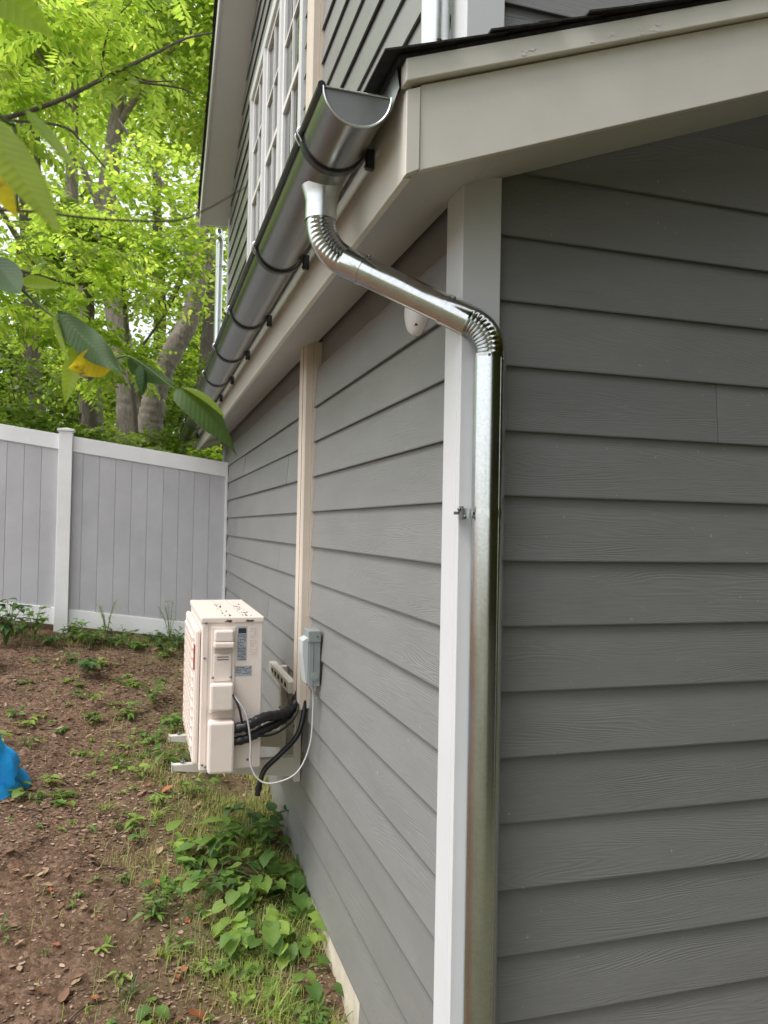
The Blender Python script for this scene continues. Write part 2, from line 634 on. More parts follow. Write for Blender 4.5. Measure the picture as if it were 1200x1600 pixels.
def grid_axis(lo, hi, nlo, nhi, step, far, g=1.35):
    a = list(np.arange(nlo, nhi + 1e-6, step))
    s = step
    p = nhi
    while p < hi:
        s *= g
        p += s
        a.append(min(p, hi))
    s = step
    p = nlo
    while p > lo:
        s *= g
        p -= s
        a.insert(0, max(p, lo))
    return np.array(a)


gx = grid_axis(-150, 150, -2.6, 0.1, 0.02, 150)
gy = grid_axis(-120, 200, 2.4, 8.6, 0.025, 200)
GX, GY = np.meshgrid(gx, gy, indexing='ij')
GZ = gz(GX, GY)
near = (GX > -2.7) & (GX < 0.2) & (GY > 2.2) & (GY < 8.8)
GZ = GZ + np.where(near, rng.normal(0, 0.0055, GZ.shape), 0)
nx_, ny_ = GX.shape
idx = np.arange(nx_ * ny_).reshape(nx_, ny_)
F = np.stack([idx[:-1, :-1], idx[1:, :-1], idx[1:, 1:], idx[:-1, 1:]], -1).reshape(-1, 4)
ground = bulk('ground', np.stack([GX, GY, GZ], -1).reshape(-1, 3), F, 'soil', smooth=True)
tag(ground, 'bare brown soil of the side yard rising towards the fence', None, kind='structure')

# ------------------------------------------------------------------ house
YF, YB = 2.045, 8.8            # siding planes of the front wall and of the far corner
house = thing('house', (0, YF, 0), 'grey lap sided house with white corner boards and upper windows', 'house')
# sheathing bodies
mb = MB().prism([(YF + 0.02, -1.2), (YB, -1.2), (YB, 5.3), ((YF + YB) / 2, 7.2), (YF + 0.02, 5.3)], lambda u, v, d: (d, u, v), 0.02, 0.16)
side_wall = build('side_wall', mb, 'siding', house)
mb = MB().box((0.16, YF + 0.02, -1.2), (6.5, YF + 0.16, 5.28))
front_wall = build('front_wall', mb, 'siding', house)
mb = MB().box((6.36, YF + 0.16, -1.2), (6.5, YB, 5.28)).box((0.16, YB - 0.14, -1.2), (6.36, YB, 5.28))
build('rear_wall', mb, 'siding', house)


def clip(poly, a, b, c):
    """keep the part of a 2-D polygon where a*u + b*v <= c"""
    out = []
    n = len(poly)
    for i in range(n):
        p, q = poly[i], poly[(i + 1) % n]
        dp, dq = a * p[0] + b * p[1] - c, a * q[0] + b * q[1] - c
        if dp <= 0:
            out.append(p)
        if dp * dq < 0:
            t = dp / (dp - dq)
            out.append((p[0] + (q[0] - p[0]) * t, p[1] + (q[1] - p[1]) * t))
    return out


def plank(parent, wall, u0, u1, zb, zt, clips=(), proud=0.017):
    """one lap board; u runs along the wall (Y on the side wall, X on the front)"""
    poly = [(u0, zb), (u1, zb), (u1, zt), (u0, zt)]
    for c in clips:
        poly = clip(poly, *c)
        if len(poly) < 3:
            return None
    us = [p[0] for p in poly]
    if max(us) - min(us) < 0.01:
        return None
    wob = random.uniform(-0.0015, 0.0015)

    def off(v):
        t = (v - zb) / 0.205
        return (1 - t) * proud + t * 0.001 + wob
    if wall == 'side':
        fn = lambda u, v, d: (-off(v) + d, u, v)
        rz, og = PI / 2, (0, poly[0][0], zb)
    else:
        fn = lambda u, v, d: (u, YF - off(v) + d, v)
        rz, og = PI, (poly[0][0], YF, zb)
    mb = MB().prism(poly, fn, 0.0, 0.0085)
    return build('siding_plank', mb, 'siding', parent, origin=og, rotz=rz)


E_ = 0.178
# lower side wall: edges measured on the photograph; joints where the photo shows them
side_edges = [0.165, 0.412] + [0.426 + E_ * k for k in range(1, 14)]
joints = {2: [4.62, 6.2], 4: [3.45], 6: [5.4], 8: [5.0], 9: [7.4], 11: [4.75], 12: [6.9], 3: [3.55], 5: [7.9]}
Y0S = 2.124
for i in range(len(side_edges) - 1):
    zb = side_edges[i]
    if zb > 2.86:
        break
    zt = min(zb + (0.27 if i == 0 else 0.205), 2.90)
    cuts = [Y0S] + joints.get(i, []) + [YB - 0.07]
    for a, b in zip(cuts[:-1], cuts[1:]):
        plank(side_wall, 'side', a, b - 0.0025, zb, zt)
plank(side_wall, 'side', Y0S, 2.96, -0.06, 0.20, proud=0.010)
plank(side_wall, 'side', Y0S, 2.62, -0.24, -0.02, proud=0.010)
# upper side wall: gable above the skirt roof, broken by the windows
WY0, WY1, WZ0, WZ1 = 4.47, 6.93, 3.72, 5.72
RK = 0.571
rake_clips = [(RK, 1, 5.447 + RK * 8.624 - 0.01), (-RK, 1, 7.28 - RK * 5.41 - 0.01)]
for k in range(24):
    zb = 3.095 + E_ * k
    if WZ0 - 0.2 < zb < WZ1:
        spans = [(Y0S, WY0 - 0.01), (WY1 + 0.01, YB - 0.07)]
    else:
        spans = [(Y0S, 5.1 + 0.6 * math.sin(k * 2.3)), (5.1 + 0.6 * math.sin(k * 2.3), YB - 0.07)]
    for a, b in spans:
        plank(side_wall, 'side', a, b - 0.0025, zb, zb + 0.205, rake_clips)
# front wall below the rake, and the bit of upper wall above it
RS = 0.37
fe = [0.58 + 0.1835 * k for k in range(-5, 14)]
under = (-RS, 1, 2.925 - 0.0)
fj = {8: [1.62], 5: [1.5], 3: [2.2], 14: [0.845], 16: [1.8], 1: [1.75], 10: [2.4]}
for i, zb in enumerate(fe):
    cuts = [0.094] + fj.get(i, []) + [3.2]
    for a, b in zip(cuts[:-1], cuts[1:]):
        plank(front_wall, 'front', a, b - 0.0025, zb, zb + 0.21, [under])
for i in range(14):
    zb = 3.08 + 0.1835 * i
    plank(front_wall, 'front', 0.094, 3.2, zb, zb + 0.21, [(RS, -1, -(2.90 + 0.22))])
# corner boards: a side board and a front board, proud of the siding
c = build('corner_board', MB().box((-0.022, 2.0255, -0.4), (0.02, 2.122, 2.905)), 'trim', house, bevel=0.002)
c['label'] = 'white corner board on the long side wall'
build('corner_board', MB().box((-0.0215, 2.0, -0.4), (0.092, 2.0250, 2.93)), 'trim', house, bevel=0.002)
build('corner_board', MB().box((-0.022, 2.0255, 3.06), (0.02, 2.122, 5.2)), 'trim', house, bevel=0.002)
build('corner_board', MB().box((-0.0215, 2.0, 3.06), (0.092, 2.0250, 5.2)), 'trim', house, bevel=0.002)
build('corner_board', MB().box((-0.022, YB - 0.07, 3.12), (0.02, YB + 0.02, 5.3)), 'trim', house, bevel=0.002)
build('corner_board', MB().box((-0.022, YB - 0.07, 0.3), (0.02, YB + 0.02, 2.9)), 'trim', house, bevel=0.002)
# foundation, stepped
build('foundation', MB().box((0.0, 2.963, -1.2), (0.019, YB, 0.166)).box((0.004, YF, -1.2), (0.0195, 2.96, -0.24)), 'concrete', house)

# ---- skirt roof: eave along the side wall, rake rising to the right on the front
XE = -0.265                      # outer face of the eave fascia
YR = 1.765                       # outer face of the rake board
YE = 9.28                        # far end of the eave
rb = lambda x: 2.787 + RS * (x + 0.27)            # underside of the rake board
fr_ = lambda u, v, d: (u, d, v)
X1 = 3.0
soff = MB().prism([(XE + 0.02, rb(XE + 0.02) + 0.016), (-0.0005, rb(0) + 0.016), (-0.0005, rb(0) + 0.03), (XE + 0.02, rb(XE + 0.02) + 0.03)], fr_, YR + 0.021, YE - 0.02)
soff.prism([(0.0, rb(0) + 0.016), (X1, rb(X1) + 0.016), (X1, rb(X1) + 0.03), (0.0, rb(0) + 0.03)], fr_, YR + 0.021, YF - 0.021)
build('soffit', soff, 'soffit', house)
fas = MB().box((XE, YR + 0.0215, 2.787), (XE + 0.0195, YE, 3.02))
build('fascia', fas, 'cream', house, bevel=0.002)
build('fascia', MB().prism([(XE + 0.0205, rb(XE) + 0.012), (-0.001, rb(0)), (-0.001, rb(0) + 0.2), (XE + 0.0205, rb(XE) + 0.2)], fr_, YE - 0.0195, YE), 'soffit', house)
rk = MB().prism([(-0.232, rb(-0.232)), (X1, rb(X1)), (X1, rb(X1) + 0.205), (-0.232, rb(-0.232) + 0.205)], fr_, YR, YR + 0.02)
build('rake_board', rk, 'cream', house, bevel=0.002)
build('rake_end_block', MB().prism([(XE - 0.004, 2.783), (-0.2345, rb(-0.2345) + 0.001), (-0.2345, 3.0), (XE - 0.004, 2.985)], fr_, YR - 0.006, YR + 0.0205), 'cream', house, bevel=0.002)
fz = MB().prism([(XE - 0.012, rb(XE) + 0.207), (1.03, rb(1.03) + 0.207), (1.03, rb(1.03) + 0.262), (XE - 0.012, rb(XE) + 0.262)], fr_, YR - 0.022, YR + 0.0195)
build('frieze_strip', fz, 'cream', house, bevel=0.003)
fz = MB().prism([(1.0325, rb(1.0325) + 0.203), (X1, rb(X1) + 0.203), (X1, rb(X1) + 0.262), (1.0325, rb(1.0325) + 0.262)], fr_, YR - 0.024, YR + 0.0195)
build('frieze_strip', fz, 'cream', house, bevel=0.003)
glints = MB()  # white flakes that paint the glare spots on the frieze
random.seed(17)
for k in range(16):
    x = random.choice([random.uniform(-0.02, 0.04), random.uniform(0.16, 0.30), random.uniform(0.33, 0.40)])
    w_, h_ = random.uniform(0.004, 0.022), random.uniform(0.0015, 0.005)
    z = rb(x) + 0.207 + random.uniform(0.010, 0.026)
    glints.prism([(x, z), (x + w_ * 0.6, z - h_ * 0.3), (x + w_, z + RS * w_ + h_ * 0.2), (x + w_ * 0.5, z + RS * w_ * 0.5 + h_)], fr_, YR - 0.0228 - 0.00005 * k, YR - 0.0215)
build('painted_glint', glints, 'plastic_white', house)
rt = lambda x: rb(x) + 0.265
deck = MB().prism([(XE - 0.03, rt(XE - 0.03)), (-0.026, rt(-0.026)), (-0.026, rt(-0.026) + 0.012), (XE - 0.03, rt(XE - 0.03) + 0.012)], fr_, YR - 0.02, YE)
deck.prism([(-0.0255, rt(-0.0255)), (X1, rt(X1)), (X1, rt(X1) + 0.012), (-0.0255, rt(-0.0255) + 0.012)], fr_, YR - 0.02, 1.998)
roof = build('skirt_roof', deck, 'shingle', house)
# shingles along the rake and the eave, each a little uneven
smesh = None
random.seed(3)
for k in range(24):
    x0 = -0.335 + 0.132 * k
    for j, (y0, y1) in enumerate(((1.728, 1.995),) if k > 1 else ((1.728, 1.995), (1.998, 2.30), (2.303, 2.6), (2.603, 2.9), (2.903, 3.2))):
        dz = random.uniform(-0.002, 0.004)
        L = 0.17 + random.uniform(-0.01, 0.02)
        x1 = min(x0 + L, -0.027) if k <= 1 and j > 0 else x0 + L
        a, b = 0.0185 + dz, 0.0130 + dz * 0.3
        m_ = MB().prism([(x0, rt(x0) + a), (x1, rt(x1) + b), (x1, rt(x1) + b + 0.004), (x0, rt(x0) + a + 0.0055)], fr_, y0 + random.uniform(-0.008, 0.006), y1)
        build('shingle', m_, 'shingle', roof)
far_sh = MB()
for q in range(20):
    y0 = 3.203 + 0.303 * q
    for k in range(2):
        x0 = -0.335 + 0.132 * k
        x1 = min(x0 + 0.17, -0.027)
        far_sh.prism([(x0, rt(x0) + 0.023), (x1, rt(x1) + 0.0135), (x1, rt(x1) + 0.0195), (x0, rt(x0) + 0.031)], fr_, y0, y0 + 0.30)
o = build('shingle_courses', far_sh, 'shingle', roof)
o['kind'] = 'stuff'
# pale metal drip edge folded down behind the gutter
de = MB().prism([(YR + 0.0, 2.99), (YR + 0.02, 3.055), (YR + 0.06, 3.068), (YE, 3.068), (YE, 3.0), (2.2, 2.992), (YR + 0.06, 2.965)], lambda u, v, d: (d, u, v), -0.288, -0.2865)
build('drip_edge', de, 'galv_bright', house)

# ---- main roof
rz = lambda y: 5.28 + RK * (8.93 - y) if y > 5.41 else 5.28 + RK * (8.93 - 5.41) - RK * (5.41 - y)
YM, YN = 5.41, 1.86
up = MB()
for (a, b) in ((YM, 8.93), (YN, YM)):
    pts = [(a, rz(a)), (b, rz(b)), (b, rz(b) + 0.012), (a, rz(a) + 0.012)]
    up.prism(pts, lambda u, v, d: (d, u, v), -0.298, 6.8)
build('rake_soffit', up, 'trim', house)
up = MB()
for (a, b) in ((YM, 8.945), (YN - 0.01, YM)):
    pts = [(a, rz(a) - 0.012), (b, rz(b) - 0.012), (b, rz(b) + 0.19), (a, rz(a) + 0.19)]
    up.prism(pts, lambda u, v, d: (d, u, v), -0.32, -0.2985)
build('rake_fascia', up, 'trim', house, bevel=0.002)
up = MB()
up.box((-0.2980, 8.9305, rz(8.93) - 0.012), (6.8, 8.9450, rz(8.93) + 0.19))
build('eave_fascia', up, 'trim', house)
up = MB()
for (a, b) in ((YM, 8.99), (YN - 0.06, YM)):
    pts = [(a, rz(a) + 0.195), (b, rz(b) + 0.195), (b, rz(b) + 0.215), (a, rz(a) + 0.215)]
    up.prism(pts, lambda u, v, d: (d, u, v), -0.335, 6.85)
main_roof = build('main_roof', up, 'shingle', house)
for k in range(24):
    y1 = 9.0 - 0.145 * k
    y0 = y1 - 0.19
    m_ = MB().prism([(y0, rz(y0) + 0.218), (y1, rz(y1) + 0.228), (y1, rz(y1) + 0.238), (y0, rz(y0) + 0.224)], lambda u, v, d: (d, u, v), -0.345 + random.uniform(-0.006, 0.004), 0.6)
    build('shingle', m_, 'shingle', main_roof)

# ---- three mulled windows on the upper side wall
HW = (WY1 - WY0 - 4 * 0.09) / 3
for w in range(3):
    a = WY0 + 0.09 + w * (HW + 0.09)
    b = a + HW
    win = build('window', MB().box((0.012, a, WZ0 + 0.09), (0.019, b, WZ1 - 0.09)), 'label_dark', house, origin=(0, a, WZ0))
    fr = MB()
    e = 0.045
    z0, z1 = WZ0 + 0.09, WZ1 - 0.09
    zm = (z0 + z1) / 2
    fr.box((-0.014, a, z0), (0.0105, a + e, z1)).box((-0.014, b - e, z0), (0.0105, b, z1))
    fr.box((-0.0142, a + e, z1 - e), (0.0105, b - e, z1)).box((-0.0142, a + e, z0), (0.0105, b - e, z0 + e)).box((-0.0146, a + e, zm - 0.022), (0.0105, b - e, zm + 0.022))
    build('sash', fr, 'plastic_white', win, bevel=0.002)
    for (p0, p1) in ((z0 + e, zm - 0.022), (zm + 0.022, z1 - e)):
        ym = (a + b) / 2
        build('muntin', MB().box((-0.010, ym - 0.011, p0), (0.0045, ym + 0.011, p1)), 'plastic_white', win)
        pm = (p0 + p1) / 2
        for (q0, q1) in ((a + e, ym - 0.0112), (ym + 0.0112, b - e)):
            build('muntin', MB().box((-0.0098, q0, pm - 0.011), (0.0045, q1, pm + 0.011)), 'plastic_white', win)
            for (s0, s1) in ((p0, pm - 0.011), (pm + 0.011, p1)):
                build('pane', MB().box((0.005, q0, s0), (0.009, q1, s1)), 'glass', win)
for k in range(4):
    a = WY0 + k * (HW + 0.09)
    build('window_casing', MB().box((-0.032, a, WZ0 + 0.09), (0.0185, a + 0.0895, WZ1 - 0.0905)), 'trim', house, bevel=0.002)
build('window_casing', MB().box((-0.034, WY0 - 0.02, WZ1 - 0.09), (0.0185, WY1 + 0.02, WZ1)), 'trim', house, bevel=0.002)
build('window_sill', MB().box((-0.045, WY0 - 0.02, WZ0 + 0.05), (0.0185, WY1 + 0.02, WZ0 + 0.0895)), 'trim', house, bevel=0.002)

# ------------------------------------------------------------------ half-round gutter
GXc, GZc, GR = -0.378, 2.982, 0.083
GY0, GY1 = 1.80, 9.45
gut = thing('gutter', (GXc, GY0, GZc), 'dark grey half round metal gutter hung along the eave', 'gutter')
seg = 28
prof = [(GXc - GR * math.cos(PI * k / seg), GZc - GR * math.sin(PI * k / seg)) for k in range(seg + 1)]
inn = [(GXc - (GR - 0.002) * math.cos(PI * k / seg), GZc - (GR - 0.002) * math.sin(PI * k / seg)) for k in range(seg, -1, -1)]


def profile_shell(outer, inner, y0, y1):
    mb = MB()
    n = len(outer)
    vs = []
    for y in (y0, y1):
        vs += [(x, y, z) for x, z in outer] + [(x, y, z) for x, z in inner]
    t = 2 * n
    fs = [(i, (i + 1) % t, (i + 1) % t + t, i + t) for i in range(t)]
    for e in (0, t):
        fs += [(e + i, e + i + 1, e + t - 2 - i, e + t - 1 - i) for i in range(n - 1)]
    return mb.add(vs, fs)


build('trough', profile_shell(prof, inn, GY0, GY1), 'gutter', gut, smooth=50)
build('front_bead', MB().tube([(GXc - GR - 0.004, GY0 - 0.001, GZc + 0.002), (GXc - GR - 0.004, GY1, GZc + 0.002)], 0.0095, 14), 'gutter_dark', gut, smooth=50)
cap = [(GXc - (GR - 0.0025) * math.cos(PI * k / seg), GZc - (GR - 0.0025) * math.sin(PI * k / seg)) for k in range(seg + 1)]
for y in (GY0 + 0.004, GY1 - 0.006):
    e = build('end_cap', MB().prism(cap, fr_, y, y + 0.002), 'cap', gut)
    rim = MB().tube([(GXc - GR * math.cos(PI * k / seg), y - 0.004, GZc - GR * math.sin(PI * k / seg)) for k in range(seg + 1)], 0.0026, 6)
    rim.tube([(GXc - GR, y - 0.002, GZc), (GXc + GR, y - 0.002, GZc)], 0.0024, 6)
    build('cap_rim', rim, 'galv_bright', e, smooth=60)
for (y0, y1) in ((GY0 - 0.0, GY0 + 0.26),):
    so = [(GXc - (GR + 0.0022) * math.cos(PI * k / seg), GZc - (GR + 0.0022) * math.sin(PI * k / seg)) for k in range(seg + 1)]
    si = [(GXc - (GR + 0.0004) * math.cos(PI * k / seg), GZc - (GR + 0.0004) * math.sin(PI * k / seg)) for k in range(seg, -1, -1)]
    build('end_sleeve', profile_shell(so, si, y0 + 0.003, y1), 'gutter', gut, smooth=50)
for hy in (2.05, 2.93, 3.83, 4.65, 5.5, 6.3, 7.1, 8.1, 9.1):
    # back plate first: the hanger is the plate, with strap, clip and screws
    h = build('hanger', MB().box((-0.2885, hy - 0.009, 2.918), (-0.2655, hy + 0.009, 2.972)), 'gutter_dark', gut, bevel=0.002)
    so = [(GXc - (GR + 0.008) * math.cos(PI * k / seg), GZc - (GR + 0.008) * math.sin(PI * k / seg)) for k in range(seg + 1)]
    si = [(GXc - (GR + 0.0026) * math.cos(PI * k / seg), GZc - (GR + 0.0026) * math.sin(PI * k / seg)) for k in range(seg, -1, -1)]
    build('strap', profile_shell(so, si, hy - 0.013, hy + 0.013), 'gutter_dark', h, smooth=50)
    cl_ = MB().tube(smooth_path([(GXc - GR - 0.006, hy - 0.014, GZc - 0.022), (GXc - GR - 0.018, hy - 0.014, GZc + 0.004), (GXc - GR - 0.004, hy - 0.014, GZc + 0.017), (GXc - GR + 0.010, hy - 0.014, GZc + 0.006)], 5), 0.0018, 6)
    cl_.tube(smooth_path([(GXc - GR - 0.006, hy + 0.014, GZc - 0.022), (GXc - GR - 0.018, hy + 0.014, GZc + 0.004), (GXc - GR - 0.004, hy + 0.014, GZc + 0.017), (GXc - GR + 0.010, hy + 0.014, GZc + 0.006)], 5), 0.0018, 6)
    cl_.tube([(GXc - GR - 0.016, hy - 0.015, GZc + 0.006), (GXc - GR - 0.016, hy + 0.015, GZc + 0.006)], 0.0022, 6)
    build('spring_clip', cl_, 'galv_bright', h, smooth=60)
    for sz in (2.926, 2.945):
        build('screw', MB().sphere((-0.2900, hy, sz), 0.0045, 8, 5, (0.6, 1, 1)), 'screw', h, smooth=60)

# ------------------------------------------------------------------ downspout with crimped elbows
ds = thing('downspout', (0.045, 1.955, -0.4), 'round galvanised downspout with two crimped elbows at the house corner', 'downspout')
PR = 0.0415
A0 = Vector((GXc, 2.19, 2.735))
A1 = Vector((0.045, 1.957, 2.487))
D01 = (A1 - A0).normalized()
UPV, DN = Vector((0, 0, 1)), Vector((0, 0, -1))


def elbow(corner, din, dout, Rb, crimps, inner=True, lead_in=0.02, lead_out=0.04, rr=PR, n=28):
    """swept round elbow; the inside of the bend is pressed into sharp crimps"""
    ang = din.angle(dout)
    tl = Rb * math.tan(ang / 2)
    p0 = corner - din * tl
    toC = (dout - din * dout.dot(din)).normalized()      # towards the centre of the bend
    C = p0 + toC * Rb
    mb = MB()
    rings = []
    steps = crimps * 6
    st = []
    st.append((p0 - din * lead_in, din, toC, 0))
    for i in range(steps + 1):
        a = ang * i / steps
        t = din * math.cos(a) + toC * math.sin(a)
        nn = -din * math.sin(a) + toC * math.cos(a)
        ph = (i % 6) / 6
        c_ = (1 - abs(2 * ph - 1)) if 0 < i < steps else 0
        st.append((C - nn * Rb, t, nn, c_))
    p1 = corner + dout * tl
    st.append((p1 + dout * lead_out, dout, st[-1][2], 0))
    for p, t, nn, c_ in st:
        bb = t.cross(nn)
        ring = []
        for k in range(n):
            th = 2 * PI * k / n
            inside = 0.5 + 0.5 * math.cos(th)
            wgt = max(0.0, min(1.0, (inside - 0.18) / 0.45)) if inner else 1
            r_ = rr - 0.0062 * c_ ** 1.3 * wgt + (0.0015 * wgt if c_ < 0.2 and 0 < st.index((p, t, nn, c_)) < len(st) - 1 else 0)
            ring.append(p + (nn * math.cos(th) + bb * math.sin(th)) * r_)
        rings.append(ring)
    vs = [q for g in rings for q in g]
    fs = [(i * n + k, i * n + (k + 1) % n, (i + 1) * n + (k + 1) % n, (i + 1) * n + k) for i in range(len(rings) - 1) for k in range(n)]
    mb.add(vs, fs)
    return mb, p0 - din * lead_in, p1 + dout * lead_out


e1, s1, t1 = elbow(A0, DN, D01, 0.135, 12, lead_in=0.02, lead_out=0.055)
e2, s2, t2 = elbow(A1, D01, DN, 0.105, 10, lead_in=0.075, lead_out=0.012, rr=PR + 0.0008)
o = build('elbow', e1, 'galv', ds, smooth=28)
o['label'] = 'upper elbow under the gutter'
o = build('elbow', e2, 'galv', ds, smooth=28)
o['label'] = 'lower elbow at the corner'
build('offset_pipe', MB().tube([t1 - D01 * 0.03, s2 + D01 * 0.03], PR - 0.0012, 36), 'galv', ds, smooth=50)
build('pipe_collar', MB().tube([t1 - D01 * 0.003, t1 + D01 * 0.004], PR + 0.0012, 36), 'galv', ds, smooth=50)
build('pipe_collar', MB().tube([s2 - D01 * 0.004, s2 + D01 * 0.003], PR + 0.0020, 36), 'galv', ds, smooth=50)
# outlet funnel hanging under the gutter
ol = MB().tube([(GXc, 2.19, 2.912), (GXc, 2.19, 2.893), (GXc, 2.19, 2.872), (GXc, 2.19, s1.z - 0.02)], [0.056, 0.050, PR + 0.003, PR + 0.003], 32, caps=False)
build('outlet', ol, 'galv_bright', ds, smooth=50)
# vertical run
zt = t2.z
vp = MB().tube([(A1.x, A1.y, zt + 0.002), (A1.x, A1.y, -0.35)], PR + 0.0022, 96, caps=False)
for i_ in range(len(vp.v)):                # faint lengthwise flats left by the rolling
    dx_, dy_ = vp.v[i_][0] - A1.x, vp.v[i_][1] - A1.y
    k_ = 1 + 0.0065 * math.sin(9 * math.atan2(dy_, dx_) + 0.7) + 0.003 * math.sin(17 * math.atan2(dy_, dx_))
    vp.v[i_] = (A1.x + dx_ * k_, A1.y + dy_ * k_, vp.v[i_][2])
build('vertical_pipe', vp, 'galv_pipe', ds, smooth=50)
sb = MB().box((A1.x - 0.030, A1.y - 0.0365, -0.35), (A1.x - 0.026, A1.y - 0.0275, zt))
build('pipe_seam', MB().box((A1.x + 0.0135, A1.y - 0.0430, -0.35), (A1.x + 0.0165, A1.y - 0.036, zt)), 'galv', ds)
for p, dv in ((t2 + Vector((-0.02, -0.04, 0.004)), 0), (t2 + Vector((0.022, -0.038, -0.006)), 0), (t1 + Vector((0.012, -0.036, 0.028)), 0), (s2 + Vector((0.012, -0.036, 0.024)), 0)):
    build('screw', MB().sphere(p, 0.0042, 8, 5), 'screw', ds, smooth=60)
for bz in (1.995, 0.35):
    st_ = build('pipe_strap', MB().box((A1.x - 0.066, 1.976, bz - 0.013), (A1.x - 0.030, 1.9785, bz + 0.013)).box((A1.x - 0.060, 1.979, bz - 0.008), (A1.x - 0.052, 1.999, bz + 0.008)), 'galv_bright', ds)
    cl_ = MB().box((A1.x - 0.081, 1.966, bz - 0.004), (A1.x - 0.066, 1.998, bz + 0.004))
    cl_.tube([(A1.x - 0.073, 1.962, bz - 0.018), (A1.x - 0.073, 1.962, bz + 0.018)], 0.006, 8)
    cl_.sphere((A1.x - 0.079, 1.962, bz + 0.010), 0.0065, 8, 5).sphere((A1.x - 0.064, 1.962, bz - 0.010), 0.0065, 8, 5)
    build('strap_clamp', cl_, 'screw', st_, smooth=40)
    build('strap_band', MB().tube([(A1.x, A1.y, bz - 0.012), (A1.x, A1.y, bz + 0.012)], PR + 0.0032, 40, caps=False), 'galv', st_, smooth=50)


def plain_downspout(x, y, z0, z1, label, clips):
    t = thing('downspout', (x, y, z0), label, 'downspout')
    build('vertical_pipe', MB().tube([(x, y, z0), (x, y, z1)], PR, 28), 'galv_bright', t, smooth=50)
    for z in clips:
        build('pipe_strap', MB().tube([(x, y, z - 0.012), (x, y, z + 0.012)], PR + 0.003, 28).box((x + 0.02, y - 0.03, z - 0.010), (-0.0225 if x > -0.2 else x + 0.075, y - 0.020, z + 0.010)), 'galv', t, smooth=50)
    return t


plain_downspout(-0.072, 2.115, 3.16, 5.1, 'galvanised downspout against the upper corner, standing on the skirt roof', (3.32, 4.4))
t = plain_downspout(-0.105, 8.86, 3.20, 5.02, 'galvanised downspout at the far upper corner, seen beside the tree trunks', (3.5, 4.2, 4.8))
build('elbow', MB().tube(smooth_path([(-0.105, 8.86, 5.0), (-0.105, 8.87, 5.08), (-0.10, 9.0, 5.17), (-0.10, 9.05, 5.26)], 5), 0.043, 20), 'galv', t, smooth=50)

# ------------------------------------------------------------------ line-set cover
ls = thing('line_set_cover', (0, 4.05, 1.02), 'tan plastic line set duct running up the side wall', 'duct')


def duct(z0, z1):
    poly = [(-0.0225, 3.985), (-0.058, 3.985), (-0.070, 3.994), (-0.070, 4.106), (-0.058, 4.115), (-0.0225, 4.115)]
    return MB().prism(poly, lambda u, v, d: (u, v, d), z0, z1)


build('duct_cover', duct(1.02, 2.905), 'duct', ls, bevel=0.003)
build('duct_base', MB().box((-0.0220, 3.978, 1.03), (0.0195, 4.122, 2.90)), 'duct', ls)
build('duct_seam', MB().box((-0.0715, 4.004, 1.03), (-0.0700, 4.0075, 2.90)), 'rust', ls)
build('duct_cover', duct(3.16, 6.2), 'duct', ls, bevel=0.003)
build('duct_base', MB().box((-0.0220, 3.978, 3.16), (0.0195, 4.122, 6.2)), 'duct', ls)

# ------------------------------------------------------------------ round wall vent behind the offset pipe
v = thing('wall_vent', (0, 2.36, 2.640), 'white round vent cap on the side wall behind the sloping pipe', 'vent')
vb = MB()
n = 28
rings = []
for r_, dx in ((0.078, -0.014), (0.078, -0.030), (0.069, -0.044), (0.046, -0.054), (0.02, -0.058)):
    rings.append([(dx, 2.36 + r_ * math.cos(2 * PI * k / n), 2.640 + r_ * math.sin(2 * PI * k / n)) for k in range(n)])
vb.add([q for g in rings for q in g], [(i * n + k, i * n + (k + 1) % n, (i + 1) * n + (k + 1) % n, (i + 1) * n + k) for i in range(4) for k in range(n)] + [tuple(4 * n + k for k in range(n)), tuple(range(n - 1, -1, -1))])
build('vent_cap', vb, 'plastic_white', v, smooth=35)
build('vent_slot', MB().box((-0.0455, 2.315, 2.582), (-0.03, 2.338, 2.589)), 'black', v)

# ------------------------------------------------------------------ outdoor unit of the heat pump
UX0, UX1, UY0, UY1, UZ0, UZ1 = -0.56, -0.27, 3.85, 4.74, 0.787, 1.513
ac = thing('outdoor_unit', (-0.415, 4.3, UZ0), 'ivory heat pump outdoor unit held on a wall bracket', 'heat pump')
px = lambda x: UX0 + (x - 316) / 97 * 0.29
pz = lambda y: UZ1 - (y - 963) / 237 * 0.726
build('casing', MB().box((UX0, UY0, UZ0), (UX1, UY1, UZ1 - 0.028)), 'ac', ac, bevel=0.007)
lid = MB().box((UX0 - 0.006, UY0 - 0.006, UZ1 - 0.030), (UX1 + 0.004, UY1 + 0.006, UZ1))
top = build('lid', lid, 'ac', ac, bevel=0.007)
for yy in (4.10, 4.32):
    pass
for i, xx in enumerate((-0.45, -0.37)):
    build('lid_crease', MB().box((xx, UY0 + 0.02, UZ1 - 0.001), (xx + 0.004, UY1 - 0.05, UZ1 + 0.0016)), 'ac_shadow', top)
